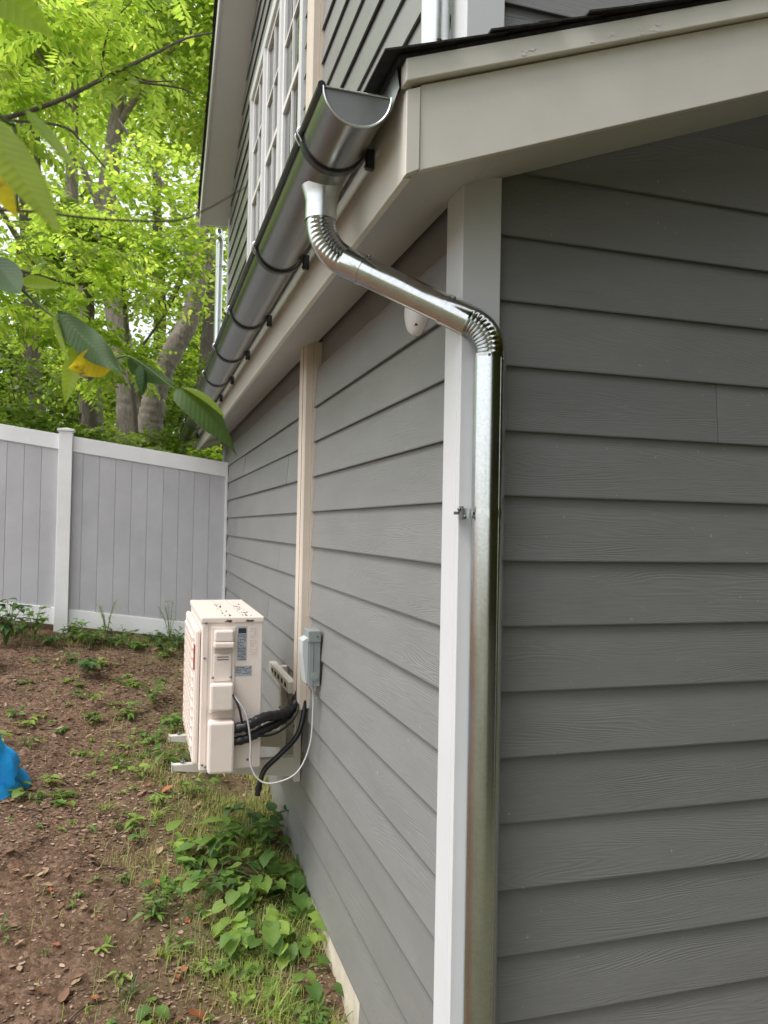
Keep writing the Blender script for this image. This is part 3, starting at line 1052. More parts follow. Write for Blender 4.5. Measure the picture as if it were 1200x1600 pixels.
# dirt along the lid edge
dm = MB()
random.seed(5)
for cx, w in ((px(356), 0.030), (px(388), 0.036)):
    for k in range(9):
        a = cx + random.uniform(-w / 2, w / 2)
        h_ = random.uniform(0.004, 0.012)
        dm.box((a, UY0 - 0.0072 - 0.0002 * k, UZ1 - 0.026 + random.uniform(0, 0.006)), (a + random.uniform(0.006, 0.014), UY0 - 0.0058, UZ1 - 0.026 + h_))
    for k in range(22):
        a = cx + random.uniform(-w, w) * 0.6 - 0.01 * k * 0.0
        b = UY0 + 0.02 + random.random() ** 1.5 * 0.6
        dm.box((a, b, UZ1 - 0.001), (a + random.uniform(0.003, 0.010), b + random.uniform(0.005, 0.03), UZ1 + 0.0012 + 0.00005 * k))
build('rust_stain', dm, 'rust', top)
Ye = UY0
build('corner_post', MB().box((UX0 + 0.004, Ye - 0.004, UZ0 + 0.004), (px(326), Ye + 0.01, UZ1 - 0.034)), 'ac', ac, bevel=0.002)
fp = MB().box((px(331), Ye - 0.006, pz(1112)), (px(369), Ye + 0.01, pz(978)))
build('terminal_plate', fp, 'ac', ac, bevel=0.004)
hd = MB().box((px(335), Ye - 0.040, pz(1000)), (px(365), Ye + 0.01, pz(983))).box((px(334), Ye - 0.050, pz(1010)), (px(366), Ye + 0.01, pz(1000.5)))
hdl = build('carry_handle', hd, 'ac', ac, bevel=0.008)
build('handle_recess_shade', MB().box((px(336), Ye - 0.0105, pz(1020)), (px(364), Ye - 0.0065, pz(1010.5))), 'ac_shadow', hdl)
pl_ = build('terminal_cover', MB().box((px(335), Ye - 0.014, pz(1062)), (px(363), Ye - 0.0065, pz(1020.5))), 'ac', ac, bevel=0.003)
for yy in (1024, 1028):
    build('cover_slot', MB().box((px(340), Ye - 0.0155, pz(yy + 1.2)), (px(358), Ye - 0.0142, pz(yy))), 'rust', pl_)
build('cable_cover', MB().box((px(330), Ye - 0.060, pz(1105)), (px(366), Ye - 0.0065, pz(1064))), 'ac', ac, bevel=0.010)
build('valve_cover', MB().box((px(328), Ye - 0.075, pz(1199)), (px(368), Ye + 0.01, pz(1121))), 'ac', ac, bevel=0.011)
build('valve_recess_shade', MB().box((px(334), Ye - 0.0095, pz(1120)), (px(368), Ye - 0.0065, pz(1106))), 'ac_shadow', ac)
for sx, sy in ((322, 972), (321, 1026), (334, 1056), (362, 1056), (321, 1190), (326, 1193), (392, 1186)):
    build('screw', MB().sphere((px(sx), Ye - 0.006 - (0.0085 if sy == 1056 else 0), pz(sy)), 0.006, 8, 5, (1, 0.6, 1)), 'screw', ac, smooth=60)


def label_plate(x0, x1, y0, y1, ink, base='label', head=False):
    p = build('rating_label', MB().box((px(x0), Ye - 0.0012, pz(y1)), (px(x1), Ye + 0.005, pz(y0))), base, ac)
    m_ = MB()
    random.seed(int(x0 + y0))
    y = y0 + (2 if not head else 13)
    if head:
        m_.box((px(x0) + 0.004, Ye - 0.0020, pz(y0 + 11)), (px(x1) - 0.004, Ye - 0.0013, pz(y0 + 3)))
    while y < y1 - 2:
        x = x0 + 1
        while x < x1 - 2:
            w = random.uniform(1.2, 4.5)
            if random.random() < 0.8:
                m_.box((px(x), Ye - 0.0018, pz(y + 0.9)), (px(min(x + w, x1 - 1)), Ye - 0.0013, pz(y)))
            x += w + 0.9
        y += 2.4
    build('print', m_, ink, p)


label_plate(372, 387, 978, 1032, 'label_dark', 'label', True)
label_plate(369, 396, 1040, 1056, 'label_dark', 'label')
label_plate(391, 404, 979, 1026, 'ac_shadow', 'ac')
label_plate(370, 384, 1100, 1112, 'ac_shadow', 'ac')
# fan grille: a swelling front moulding with bars
gr = MB().prism([(UY0 + 0.03, UZ0 + 0.02), (UY1 - 0.02, UZ0 + 0.02), (UY1 - 0.02, UZ1 - 0.06), (UY0 + 0.03, UZ1 - 0.06)], lambda u, v, d: (d, u, v), UX0 - 0.030, UX0 - 0.001)
grl = build('front_grille', gr, 'ac', ac, bevel=0.022)
bars = MB()
for k in range(12):
    zz = UZ0 + 0.09 + k * 0.047
    bars.box((UX0 - 0.0375, UY0 + 0.08, zz), (UX0 - 0.0305, UY1 - 0.08, zz + 0.012))
for k in range(7):
    yy = UY0 + 0.12 + k * 0.1
    bars.box((UX0 - 0.041, yy, UZ0 + 0.07), (UX0 - 0.0378, yy + 0.008, UZ1 - 0.11))
build('grille_bars', bars, 'ac', grl)
build('warning_sticker', MB().box((UX0 - 0.0325, UY0 + 0.035, 1.26), (UX0 - 0.0302, UY0 + 0.075, 1.38)), 'label_red', ac)
for yy in (4.15, 4.6):
    for xx in (UX0 + 0.01, UX1 - 0.05):
        build('foot', MB().box((xx, yy - 0.025, 0.773 if yy > 4.3 else 0.743), (xx + 0.04, yy + 0.025, UZ0 - 0.0005)), 'black', ac, bevel=0.003)

br = thing('wall_bracket', (0, 4.3, 0.6), 'beige steel wall bracket with two arms under the outdoor unit', 'bracket')
for yy in (4.15, 4.6):
    dz = 0 if yy > 4.3 else -0.030
    a = build('arm', MB().prism([(-0.668, 0.772 + dz), (-0.668, 0.742 + dz), (-0.05, 0.672 + dz), (-0.05, 0.772 + dz)], lambda u, v, d: (u, d, v), yy - 0.02, yy + 0.02), 'bracket', br, bevel=0.002)
    build('tip_plate', MB().box((-0.672, yy - 0.024, 0.738 + dz), (-0.6685, yy + 0.024, 0.776 + dz)), 'trim', a)
    build('bolt', MB().tube([(-0.618, yy, 0.7725 + dz), (-0.618, yy, 0.784 + dz)], 0.014, 6).tube([(-0.618, yy, 0.784 + dz), (-0.618, yy, 0.795 + dz)], 0.006, 8), 'galv', a)
    p = build('wall_plate', MB().box((-0.0495, yy - 0.0245, 0.645 + dz), (-0.018, yy + 0.0245, 1.14)), 'bracket', br, bevel=0.002)
    for zz in (0.69 + dz, 0.9, 1.1):
        build('bolt', MB().sphere((-0.053, yy, zz), 0.009, 8, 5, (0.6, 1, 1)), 'screw', p, smooth=60)
cr = build('cross_rail', MB().box((-0.0895, 4.13, 1.075), (-0.050, 4.80, 1.135)), 'bracket', br, bevel=0.002)
for k in range(5):
    build('rail_slot', MB().box((-0.0910, 4.2 + 0.11 * k, 1.093), (-0.0896, 4.26 + 0.11 * k, 1.117)), 'rust', cr)

# pipes and cables between the unit and the wall
rf = thing('refrigerant_lines', (-0.2, 3.95, 0.95), 'two black wrapped refrigerant lines from unit to duct', 'pipe')
q = smooth_path([(px(364), 3.815, 0.985), (-0.34, 3.80, 1.005), (-0.26, 3.83, 1.03), (-0.16, 3.92, 1.02), (-0.085, 4.0, 1.035), (-0.048, 4.03, 1.10)], 8)
build('line', MB().tube(q, [0.024 + 0.0022 * math.sin(i * 2.1) for i in range(len(q))], 12), 'black', rf, smooth=60)
q = smooth_path([(px(364), 3.815, 0.925), (-0.34, 3.81, 0.94), (-0.27, 3.84, 0.965), (-0.18, 3.93, 0.975), (-0.10, 4.02, 1.0), (-0.05, 4.08, 1.08)], 8)
build('line', MB().tube(q, [0.022 + 0.002 * math.sin(i * 1.7) for i in range(len(q))], 12), 'black', rf, smooth=60)
dh = thing('drain_hose', (-0.15, 3.95, 0.7), 'thin black drain hose curling down below the duct', 'hose')
q = smooth_path([(-0.03, 4.0, 1.08), (-0.035, 3.985, 1.0), (-0.075, 3.95, 0.90), (-0.16, 3.93, 0.82), (-0.235, 3.93, 0.75), (-0.262, 3.93, 0.67), (-0.268, 3.93, 0.625)], 8)
hose = build('hose', MB().tube(q, 0.0135, 12), 'black', dh, smooth=60)
build('hose_coupling', MB().tube([q[-9], q[-6]], 0.017, 12), 'black', dh, smooth=60)
cb = thing('power_cable', (-0.2, 3.8, 0.8), 'thin grey cable looping from the unit to the disconnect box', 'cable')
q = smooth_path([(px(360), 3.82, pz(1075)), (px(371), 3.78, pz(1088)), (px(385), 3.76, pz(1110)), (px(392), 3.75, pz(1150)), (px(393), 3.74, pz(1185)), (-0.29, 3.72, 0.765), (-0.22, 3.70, 0.755), (-0.12, 3.69, 0.80), (-0.06, 3.70, 0.92), (-0.045, 3.715, 1.08), (-0.045, 3.725, 1.195)], 8)
build('cable', MB().tube(q, 0.0042, 8), 'wire', cb, smooth=60)
q = smooth_path([(px(363), 3.80, pz(1078)), (px(374), 3.77, pz(1100)), (px(384), 3.80, pz(1135)), (-0.30, 3.79, 0.955), (-0.2, 3.85, 0.945), (-0.10, 3.93, 0.985), (-0.06, 3.99, 1.05)], 8)
cb2 = thing('signal_cable', (-0.25, 3.85, 0.95), 'thin black signal cable from cable cover to duct', 'cable')
build('cable', MB().tube(q, 0.0055, 8), 'black', cb2, smooth=60)

# disconnect box
db = thing('disconnect_box', (0, 3.75, 1.2), 'grey metal disconnect box mounted on the siding beside the duct', 'electrical box')
build('enclosure', MB().box((-0.075, 3.695, 1.195), (-0.019, 3.805, 1.455)), 'box', db, bevel=0.003)
build('lid_rim', MB().box((-0.080, 3.6885, 1.405), (-0.0185, 3.8115, 1.459)), 'box', db, bevel=0.003)
build('front_cover', MB().prism([(-0.0755, 1.205), (-0.088, 1.21), (-0.106, 1.35), (-0.106, 1.412), (-0.084, 1.425), (-0.0755, 1.425)], lambda u, v, d: (u, d, v), 3.700, 3.800), 'box_light', db, bevel=0.003)
build('side_rib', MB().box((-0.058, 3.6915, 1.202), (-0.0548, 3.6947, 1.404)), 'box', db)
kn = build('knockout', MB().tube([(-0.044, 3.6948, 1.243), (-0.044, 3.6900, 1.243)], 0.020, 20), 'box', db, smooth=40)
build('knockout_ring', MB().tube([(-0.044, 3.6900, 1.243), (-0.044, 3.6882, 1.243)], 0.012, 16), 'box', kn, smooth=40)
build('screw', MB().sphere((-0.036, 3.6880, 1.432), 0.004, 8, 5), 'rust', db)

# ------------------------------------------------------------------ vinyl fence on sloping ground
YFN = 8.30
SL = -0.130
fence = thing('fence', (-1.57, YFN, 0.8), 'white framed vinyl privacy fence with grey tongue boards', 'fence')
tr_top = lambda x: 2.602 + SL * (x + 0.054)
br_bot = lambda x: 0.752 + SL * (x + 0.054)
PW = 0.127
posts = [-1.575, -3.98, -6.38]
fr_y = lambda u, v, d: (u, d, v)
edges = [-0.045] + [p for p in posts]
bay = [(-0.040, -1.575 + PW / 2), (-1.575 - PW / 2, -3.98 + PW / 2), (-3.98 - PW / 2, -6.38 + PW / 2)]
board_me = None
for (xr, xl) in bay:
    build('top_rail', MB().prism([(xl, tr_top(xl) - 0.150), (xr, tr_top(xr) - 0.150), (xr, tr_top(xr)), (xl, tr_top(xl))], fr_y, YFN - 0.022, YFN + 0.022), 'fence_white', fence, bevel=0.004)
    build('bottom_rail', MB().prism([(xl, br_bot(xl)), (xr, br_bot(xr)), (xr, br_bot(xr) + 0.165), (xl, br_bot(xl) + 0.165)], fr_y, YFN - 0.022, YFN + 0.022), 'fence_white', fence, bevel=0.004)
    x = xr
    while x > xl + 0.02:
        w = min(0.1525, x - xl)
        a, b = x - w + 0.0018, x - 0.0018
        poly = [(a, br_bot(a) + 0.150), (b, br_bot(b) + 0.150), (b, tr_top(b) - 0.140), (a, tr_top(a) - 0.140)]
        build('fence_board', MB().prism(poly, fr_y, YFN - 0.009, YFN + 0.009), 'fence_board', fence, bevel=0.0022, origin=(a, YFN, br_bot(a) + 0.15))
        x -= 0.1525
    # tongue behind the joints
    build('board_tongue', MB().prism([(xl, br_bot(xl) + 0.152), (xr, br_bot(xr) + 0.152), (xr, tr_top(xr) - 0.142), (xl, tr_top(xl) - 0.142)], fr_y, YFN - 0.004, YFN + 0.004), 'fence_board', fence)
for p in posts:
    zb, zt = br_bot(p) - 0.35, tr_top(p) + 0.035
    po = build('post', MB().box((p - PW / 2 + 0.001, YFN - PW / 2, zb), (p + PW / 2 - 0.001, YFN + PW / 2, zt)), 'fence_white', fence, bevel=0.004)
    capm = MB().box((p - 0.078, YFN - 0.078, zt), (p + 0.078, YFN + 0.078, zt + 0.022))
    capm.add([(p - 0.070, YFN - 0.070, zt + 0.022), (p + 0.070, YFN - 0.070, zt + 0.022), (p + 0.070, YFN + 0.070, zt + 0.022), (p - 0.070, YFN + 0.070, zt + 0.022), (p, YFN, zt + 0.040)], [(0, 1, 4), (1, 2, 4), (2, 3, 4), (3, 0, 4)])
    build('post_cap', capm, 'fence_white', po, bevel=0.003)
build('end_post', MB().box((-0.0395, YFN - 0.03, 0.5), (-0.014, YFN + 0.03, tr_top(-0.03) + 0.0)), 'fence_white', fence, bevel=0.002)

# ------------------------------------------------------------------ blue plastic sheet lying in a heap at the left
random.seed(12)
bt = MB()
nu, nv = 64, 30
cx, cy = -1.785, 5.16
vs = []
for j in range(nv + 1):
    v_ = j / nv
    for i in range(nu):
        th = 2 * PI * i / nu
        rad = 0.27 * (1 - 0.62 * v_ ** 1.2) * (1 + 0.16 * math.sin(3 * th + 5 * v_) + 0.10 * math.sin(7 * th - 9 * v_) + 0.05 * math.sin(13 * th + 3 * v_) + 0.045 * abs(math.sin(9 * th + 14 * v_)) + 0.04 * abs(math.sin(6 * th - 17 * v_ + 1)))
        if v_ > 0.93:
            rad *= 0.45
        z = 0.46 * v_ * (1 - 0.05 * math.sin(2 * th)) + 0.025 * math.sin(5 * th + 7 * v_)
        x, y = cx + rad * math.cos(th), cy + 0.8 * rad * math.sin(th)
        vs.append((x, y, float(gz(x, y)) * (1 - v_) + 0.37 * v_ + z - 0.01 + (0.10 if v_ > 0.55 and math.cos(th) > 0.5 else 0) * 0))
fs = [(j * nu + i, j * nu + (i + 1) % nu, (j + 1) * nu + (i + 1) % nu, (j + 1) * nu + i) for j in range(nv) for i in range(nu)]
fs.append(tuple(nv * nu + i for i in range(nu)))
bt.add(vs, fs)
tarp = thing('tarp', (cx, cy, 0.37), 'crumpled bright blue plastic tarp standing on the dirt at the left', 'tarp')
o = build('sheet', bt, 'tarp', tarp, smooth=35)
hm = MB()
pts = []
for k in range(26):
    th = -1.2 + 2.6 * k / 25
    r_ = 0.30 + 0.02 * math.sin(5 * th)
    pts.append((cx + r_ * math.cos(th), cy + 0.8 * r_ * math.sin(th)))
for k in range(25):
    (xa, ya), (xb, yb) = pts[k], pts[k + 1]
    za, zb2 = float(gz(xa, ya)), float(gz(xb, yb))
    hm.add([(xa, ya, za + 0.004), (xb, yb, zb2 + 0.004), (xb - 0.04, yb, zb2 + 0.075), (xa - 0.04, ya, za + 0.07)], [(0, 1, 2, 3)])
build('hem', hm, 'tarp', tarp, fix=False)

# ------------------------------------------------------------------ foliage
G_TREE = [(0.0, (0.14, 0.21, 0.04)), (0.5, (0.22, 0.30, 0.06)), (0.85, (0.30, 0.37, 0.085)), (1.0, (0.38, 0.40, 0.10))]
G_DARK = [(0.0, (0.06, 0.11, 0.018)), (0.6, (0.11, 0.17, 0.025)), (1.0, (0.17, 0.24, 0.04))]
G_PALE = [(0.0, (0.14, 0.21, 0.04)), (0.6, (0.22, 0.30, 0.06)), (1.0, (0.30, 0.37, 0.09))]
MAT['leaf_bright'] = leaf_mat('bright_tree_leaf', G_TREE, 'island', 0.65, 0.4, spec=0.5)
MAT['leaf_olive'] = leaf_mat('olive_tree_leaf', [(0, (0.075, 0.08, 0.010)), (1, (0.15, 0.14, 0.02))], 'island', 0.3)
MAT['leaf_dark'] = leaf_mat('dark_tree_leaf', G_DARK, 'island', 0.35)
MAT['leaf_pale'] = leaf_mat('pale_tree_leaf', G_PALE, 'island', 0.4)
MAT['grass'] = leaf_mat('thin_grass', [(0, (0.16, 0.24, 0.05)), (0.5, (0.30, 0.36, 0.10)), (1, (0.45, 0.42, 0.20))], 'island', 0.35)
MAT['litter'] = leaf_mat('dead_leaf_litter', [(0, (0.08, 0.048, 0.032)), (0.45, (0.21, 0.135, 0.09)), (0.8, (0.36, 0.25, 0.19)), (1, (0.48, 0.37, 0.28))], 'island', 0.1, 0.8)
MAT['dead'] = leaf_mat('dead_leaf', [(0, (0.17, 0.085, 0.05)), (0.5, (0.33, 0.20, 0.14)), (1, (0.42, 0.33, 0.20))], 'object', 0.12, 0.7, veins=420)
MAT['dead_red'] = leaf_mat('rust_red_leaf', [(0, (0.30, 0.10, 0.05)), (1, (0.42, 0.16, 0.08))], 'object', 0.12, 0.7, veins=420)
MAT['weed'] = leaf_mat('weed_leaf', [(0, (0.07, 0.145, 0.03)), (0.6, (0.12, 0.21, 0.045)), (1, (0.19, 0.29, 0.06))], 'object', 0.3, 0.5, veins=330)
MAT['weed_light'] = leaf_mat('light_weed_leaf', [(0, (0.16, 0.25, 0.05)), (1, (0.28, 0.40, 0.08))], 'object', 0.35, 0.5, veins=330)
MAT['weed_dark'] = leaf_mat('dark_weed_leaf', [(0, (0.045, 0.10, 0.03)), (1, (0.10, 0.17, 0.055))], 'object', 0.25, 0.45, veins=330)


def unit(a):
    return a / np.maximum(np.linalg.norm(a, axis=-1, keepdims=True), 1e-9)


def fronds(O, D, L, K, lw, ll, droop):
    """pinnate leaves: K pairs of leaflets on each rachis. O, D (n,3), L (n,)"""
    n = len(O)
    s = np.linspace(0.14, 1.0, K)
    up = np.array([0, 0, 1.0])
    side = unit(np.cross(D, up) + rng.normal(0, 0.02, D.shape))
    roll = rng.normal(0, 0.35, (n, 1))
    nrm = unit(np.cross(side, D))
    side = side * np.cos(roll) + nrm * np.sin(roll)
    P = O[:, None] + D[:, None] * (s[None, :, None] * L[:, None, None])
    P = P - up * (s[None, :, None] ** 2 * L[:, None, None] * droop[:, None, None])
    T = unit(D[:, None] - up * (2 * s[None, :, None] * droop[:, None, None]))
    out = []
    for sg in (-1, 1):
        Dl = unit(side[:, None] * sg + T * 0.35 - up * rng.uniform(0.1, 0.5, (n, K, 1)) + rng.normal(0, 0.10, (n, K, 3)))
        wv = unit(np.cross(Dl, np.cross(T, Dl)) + rng.normal(0, 0.15, (n, K, 3)))
        prof = (0.65 + 0.5 * np.sin(np.clip(s, 0, 1) * PI * 0.9))[None, :, None]
        l_ = ll * prof * rng.uniform(0.8, 1.15, (n, K, 1))
        w_ = lw * prof * rng.uniform(0.85, 1.15, (n, K, 1))
        b = P
        tip = P + Dl * l_ - up * l_ * 0.18
        mid = P + Dl * l_ * 0.30 - up * l_ * 0.054
        m2 = P + Dl * l_ * 0.62 - up * l_ * 0.11
        out.append(np.stack([b, mid + wv * w_, m2 + wv * w_ * 0.8, tip, m2 - wv * w_ * 0.8, mid - wv * w_], 2).reshape(-1, 3))
    V = np.concatenate(out)
    return V, np.arange(len(V)).reshape(-1, 6)


def singles(P, l, w, flat=0.6):
    """single leaves lying in loose layers"""
    n = len(P)
    az = rng.uniform(0, 2 * PI, n)
    D = np.stack([np.cos(az), np.sin(az), rng.normal(-0.25, 0.35, n)], -1)
    D = unit(D)
    nr = unit(np.stack([rng.normal(0, 1 - flat, n), rng.normal(0, 1 - flat, n), np.ones(n)], -1))
    wv = unit(np.cross(nr, D))
    l_ = (l * rng.uniform(0.6, 1.25, n))[:, None]
    w_ = (w * rng.uniform(0.7, 1.2, n))[:, None]
    dz = np.array([0, 0, 0.10]) * l_
    a, c = P + D * l_ * 0.28 - dz * 0.28, P + D * l_ * 0.62 - dz * 0.62
    V = np.stack([P, a + wv * w_, c + wv * w_ * 0.82, P + D * l_ - dz, c - wv * w_ * 0.82, a - wv * w_], 1).reshape(-1, 3)
    return V, np.arange(len(V)).reshape(-1, 6)


def blob_points(blobs, n, shell=0.5):
    """random points in ellipsoids (cx,cy,cz,rx,ry,rz), denser towards the outside"""
    b = np.array(blobs, float)
    vol = b[:, 3] * b[:, 4] * b[:, 5]
    pick = rng.choice(len(b), n, p=vol / vol.sum())
    d = unit(rng.normal(0, 1, (n, 3)))
    r = rng.uniform(shell ** 3, 1, n) ** (1 / 3)
    return b[pick, :3] + d * r[:, None] * b[pick, 3:], d


def crown_fronds(blobs, nclump, per, L, K, lw, ll):
    C, d = blob_points(blobs, nclump, 0.35)
    C = np.repeat(C, per, 0)
    d = np.repeat(d, per, 0)
    az = rng.uniform(0, 2 * PI, len(C))
    D = unit(np.stack([np.cos(az), np.sin(az), rng.uniform(-0.25, 0.55, len(C))], -1) + d * 0.5)
    Ls = L * rng.uniform(0.6, 1.15, len(C))
    return fronds(C + rng.normal(0, 0.04, C.shape), D, Ls, K, lw, ll, rng.uniform(0.15, 0.6, len(C)))


def crown_singles(blobs, nclump, per, spread, l, w):
    C, d = blob_points(blobs, nclump, 0.3)
    P = np.repeat(C, per, 0) + rng.normal(0, 1, (nclump * per, 3)) * np.array([spread, spread, spread * 0.35])
    return singles(P, l, w)


def tree(name, label, limbs, mat, crown, leaf, group='trees behind the fence', cat='tree'):
    """limbs: list of (points, r0, r1); the first is the trunk"""
    base = limbs[0][0][0]
    t = thing(name, base, label, cat, group)
    for i, (pts, r0, r1) in enumerate(limbs):
        q = smooth_path(pts, 14 if r0 > 0.1 else 5)
        rs = [r0 + (r1 - r0) * k / (len(q) - 1) + 0.02 * r0 * math.sin(k * 1.9) for k in range(len(q))]
        tb = MB().tube(q, rs, 22 if r0 > 0.1 else 8, caps=False)
        if r0 > 0.1:                       # furrowed bark
            nn = 22
            for a in range(len(tb.v)):
                c_ = q[a // nn]
                f_ = 1 + random.uniform(-0.05, 0.06) + 0.05 * math.sin((a % nn) * 2.6 + (a // nn) * 0.5)
                tb.v[a] = tuple(c_ + (Vector(tb.v[a]) - c_) * f_)
        build('trunk' if i == 0 else 'limb', tb, mat, t, smooth=70)
    V, Fc = crown
    bulk('crown', V, Fc, leaf, t)
    return t


def gzz(x, y):
    return float(gz(x, y)) - 0.05


# twin-trunk tree by the eave
tree('forked_tree', 'leaning grey forked tree rising behind the fence beside the gutter end',
     [([(-0.82, 12.0, gzz(-0.82, 12)), (-0.79, 12, 3.0), (-0.75, 12, 3.6), (-0.64, 12, 4.13), (-0.44, 12, 4.58), (-0.25, 12, 4.97), (-0.15, 12, 5.7), (-0.07, 12.1, 7.0), (0.05, 12.2, 9.0), (0.1, 12.3, 11)], 0.20, 0.07),
      ([(-0.68, 12.02, 3.9), (-0.42, 12.1, 4.7), (-0.12, 12.1, 5.5), (0.10, 12.1, 6.3), (0.25, 12.2, 7.6), (0.5, 12.3, 9.6)], 0.12, 0.05),
      ([(-0.2, 12, 5.5), (-0.6, 11.6, 6.6), (-1.3, 11.2, 7.4)], 0.05, 0.02)],
     'bark_grey',
     crown_singles([(0.3, 12.3, 9.6, 2.2, 1.8, 1.8), (0.3, 11.8, 6.0, 0.45, 0.6, 0.7), (-0.1, 11.4, 5.2, 0.35, 0.4, 0.35)], 340, 32, 0.22, 0.105, 0.033), 'leaf_bright')
tree('walnut_tree', 'tall grey barked tree with feathery leaves, nearest the centre gap in the canopy',
     [([(-1.1, 13, gzz(-1.1, 13)), (-1.09, 13, 3.3), (-1.13, 13, 4.1), (-1.33, 13, 5.3), (-1.52, 13, 6.3), (-1.50, 13, 7.1), (-1.42, 13, 7.9), (-1.34, 13, 8.9), (-1.35, 13, 10.2), (-1.3, 13, 12.5)], 0.20, 0.08),
      ([(-1.5, 13, 6.6), (-2.0, 12.6, 7.6), (-2.6, 12.2, 8.4)], 0.06, 0.02),
      ([(-1.4, 13, 8.1), (-0.8, 12.6, 9.0), (-0.2, 12.3, 9.6)], 0.06, 0.02)],
     'bark_grey',
     crown_fronds([(-1.3, 13, 11.3, 2.4, 2.0, 1.6), (-2.5, 12.2, 8.8, 1.0, 0.9, 0.8), (-0.4, 12.3, 9.7, 0.9, 0.9, 0.6)], 170, 7, 0.55, 7, 0.025, 0.12), 'leaf_bright')
tree('slim_tree', 'slim grey tree second from the left among the upper trunks',
     [([(-1.6, 14, gzz(-1.6, 14)), (-1.62, 14, 3.3), (-1.75, 14, 4.7), (-1.95, 14, 6.4), (-2.09, 14, 7.3), (-2.11, 14, 8.5), (-2.1, 14, 9.8), (-2.1, 14, 12)], 0.15, 0.06),
      ([(-2.1, 14, 8.6), (-2.7, 13.7, 9.6), (-3.3, 13.4, 10.2)], 0.05, 0.02)],
     'bark_grey',
     crown_fronds([(-2.3, 14, 11.4, 2.2, 1.8, 1.6), (-3.2, 13.4, 10.0, 1.2, 1.0, 1.0), (-2.8, 13.2, 6.6, 0.6, 0.6, 0.4)], 170, 7, 0.55, 7, 0.025, 0.12), 'leaf_bright')
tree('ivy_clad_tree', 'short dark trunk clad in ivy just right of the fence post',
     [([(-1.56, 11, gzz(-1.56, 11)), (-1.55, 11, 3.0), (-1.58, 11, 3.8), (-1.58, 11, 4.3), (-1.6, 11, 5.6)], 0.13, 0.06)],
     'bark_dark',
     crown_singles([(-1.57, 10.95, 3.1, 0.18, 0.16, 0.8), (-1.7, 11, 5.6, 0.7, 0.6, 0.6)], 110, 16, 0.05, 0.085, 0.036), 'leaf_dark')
tree('far_tree', 'brown trunk showing between the forked tree and the far downspout',
     [([(0.1, 15, gzz(0.1, 15)), (0.2, 15, 4.5), (0.28, 15, 6.0), (0.36, 15, 7.2), (0.4, 15, 10)], 0.17, 0.08)],
     'bark_dark',
     crown_singles([(0.6, 15.2, 10.6, 2.4, 2, 1.8), (-0.7, 15, 9.0, 1.0, 1.0, 0.6)], 260, 28, 0.28, 0.12, 0.038), 'leaf_bright')
tree('left_tree', 'dark trunk at the left edge behind hanging leaves',
     [([(-2.8, 17, gzz(-2.8, 17)), (-2.86, 17, 3.6), (-3.04, 17, 6.0), (-3.05, 17, 8.6), (-3.2, 17, 12)], 0.17, 0.08),
      ([(-3.05, 17, 7.6), (-3.8, 16.6, 9.0)], 0.06, 0.02)],
     'bark_dark',
     crown_singles([(-3.2, 17, 11.6, 2.8, 2.2, 2.2), (-4.6, 16.5, 9.6, 1.6, 1.5, 1.2), (-2.3, 17.2, 6.6, 1.0, 1.0, 0.7)], 360, 28, 0.28, 0.12, 0.038), 'leaf_bright')
# the near feathery canopy that fills the upper left, carried on dark branches
br_pts = [([(-4.6, 8.9, gzz(-4.6, 8.9)), (-4.5, 8.8, 3.0), (-4.2, 8.6, 4.6), (-3.6, 8.2, 5.3)], 0.11, 0.06),
          ([(-3.6, 8.2, 5.3), (-2.7, 7.8, 5.35), (-1.81, 7.5, 5.58), (-1.23, 7.5, 5.98), (-0.85, 7.5, 6.25), (-0.57, 7.5, 6.45), (-0.31, 7.6, 6.62)], 0.027, 0.008),
          ([(-1.23, 7.5, 5.98), (-0.98, 7.5, 5.97), (-0.62, 7.5, 5.98), (-0.5, 7.5, 5.95)], 0.014, 0.006),
          ([(-1.10, 7.5, 6.06), (-0.9, 7.55, 6.02), (-0.62, 7.6, 6.10)], 0.012, 0.005),
          ([(-2.3, 7.6, 5.45), (-1.65, 7.5, 5.46), (-1.43, 7.5, 5.33), (-1.24, 7.5, 5.14)], 0.014, 0.006),
          ([(-3.6, 8.2, 5.3), (-3.0, 8.0, 6.2), (-2.2, 7.9, 6.8), (-1.3, 7.8, 7.3)], 0.03, 0.009),
          ([(-1.3, 7.5, 5.92), (-1.28, 7.5, 6.2), (-1.22, 7.5, 6.45), (-1.05, 7.5, 6.7)], 0.012, 0.006),
          ([(-4.2, 8.6, 4.6), (-3.2, 8.9, 4.7), (-2.3, 9.0, 4.6), (-1.6, 9.1, 4.5)], 0.04, 0.012)]
cr1 = crown_fronds([(-1.6, 7.7, 6.9, 0.9, 0.7, 0.5), (-2.1, 7.8, 6.4, 0.8, 0.8, 0.6), (-2.5, 8.0, 5.6, 0.7, 0.6, 0.4), (-1.75, 7.6, 5.7, 0.5, 0.5, 0.3), (-1.0, 7.7, 6.3, 0.25, 0.4, 0.25)], 44, 6, 0.62, 10, 0.020, 0.105)
cr2 = crown_fronds([(-1.9, 9.2, 4.9, 0.75, 0.6, 0.55), (-1.3, 9.6, 4.5, 0.5, 0.5, 0.35), (-2.6, 9.1, 4.4, 0.7, 0.6, 0.5), (-1.55, 9.6, 3.85, 0.6, 0.5, 0.3)], 40, 7, 0.50, 8, 0.023, 0.10)
V = np.concatenate([cr1[0], cr2[0]])
tree('sumac_tree', 'feathery leaved tree reaching dark branches across the upper left', br_pts, 'bark_dark', (V, np.arange(len(V)).reshape(-1, 6)), 'leaf_bright')
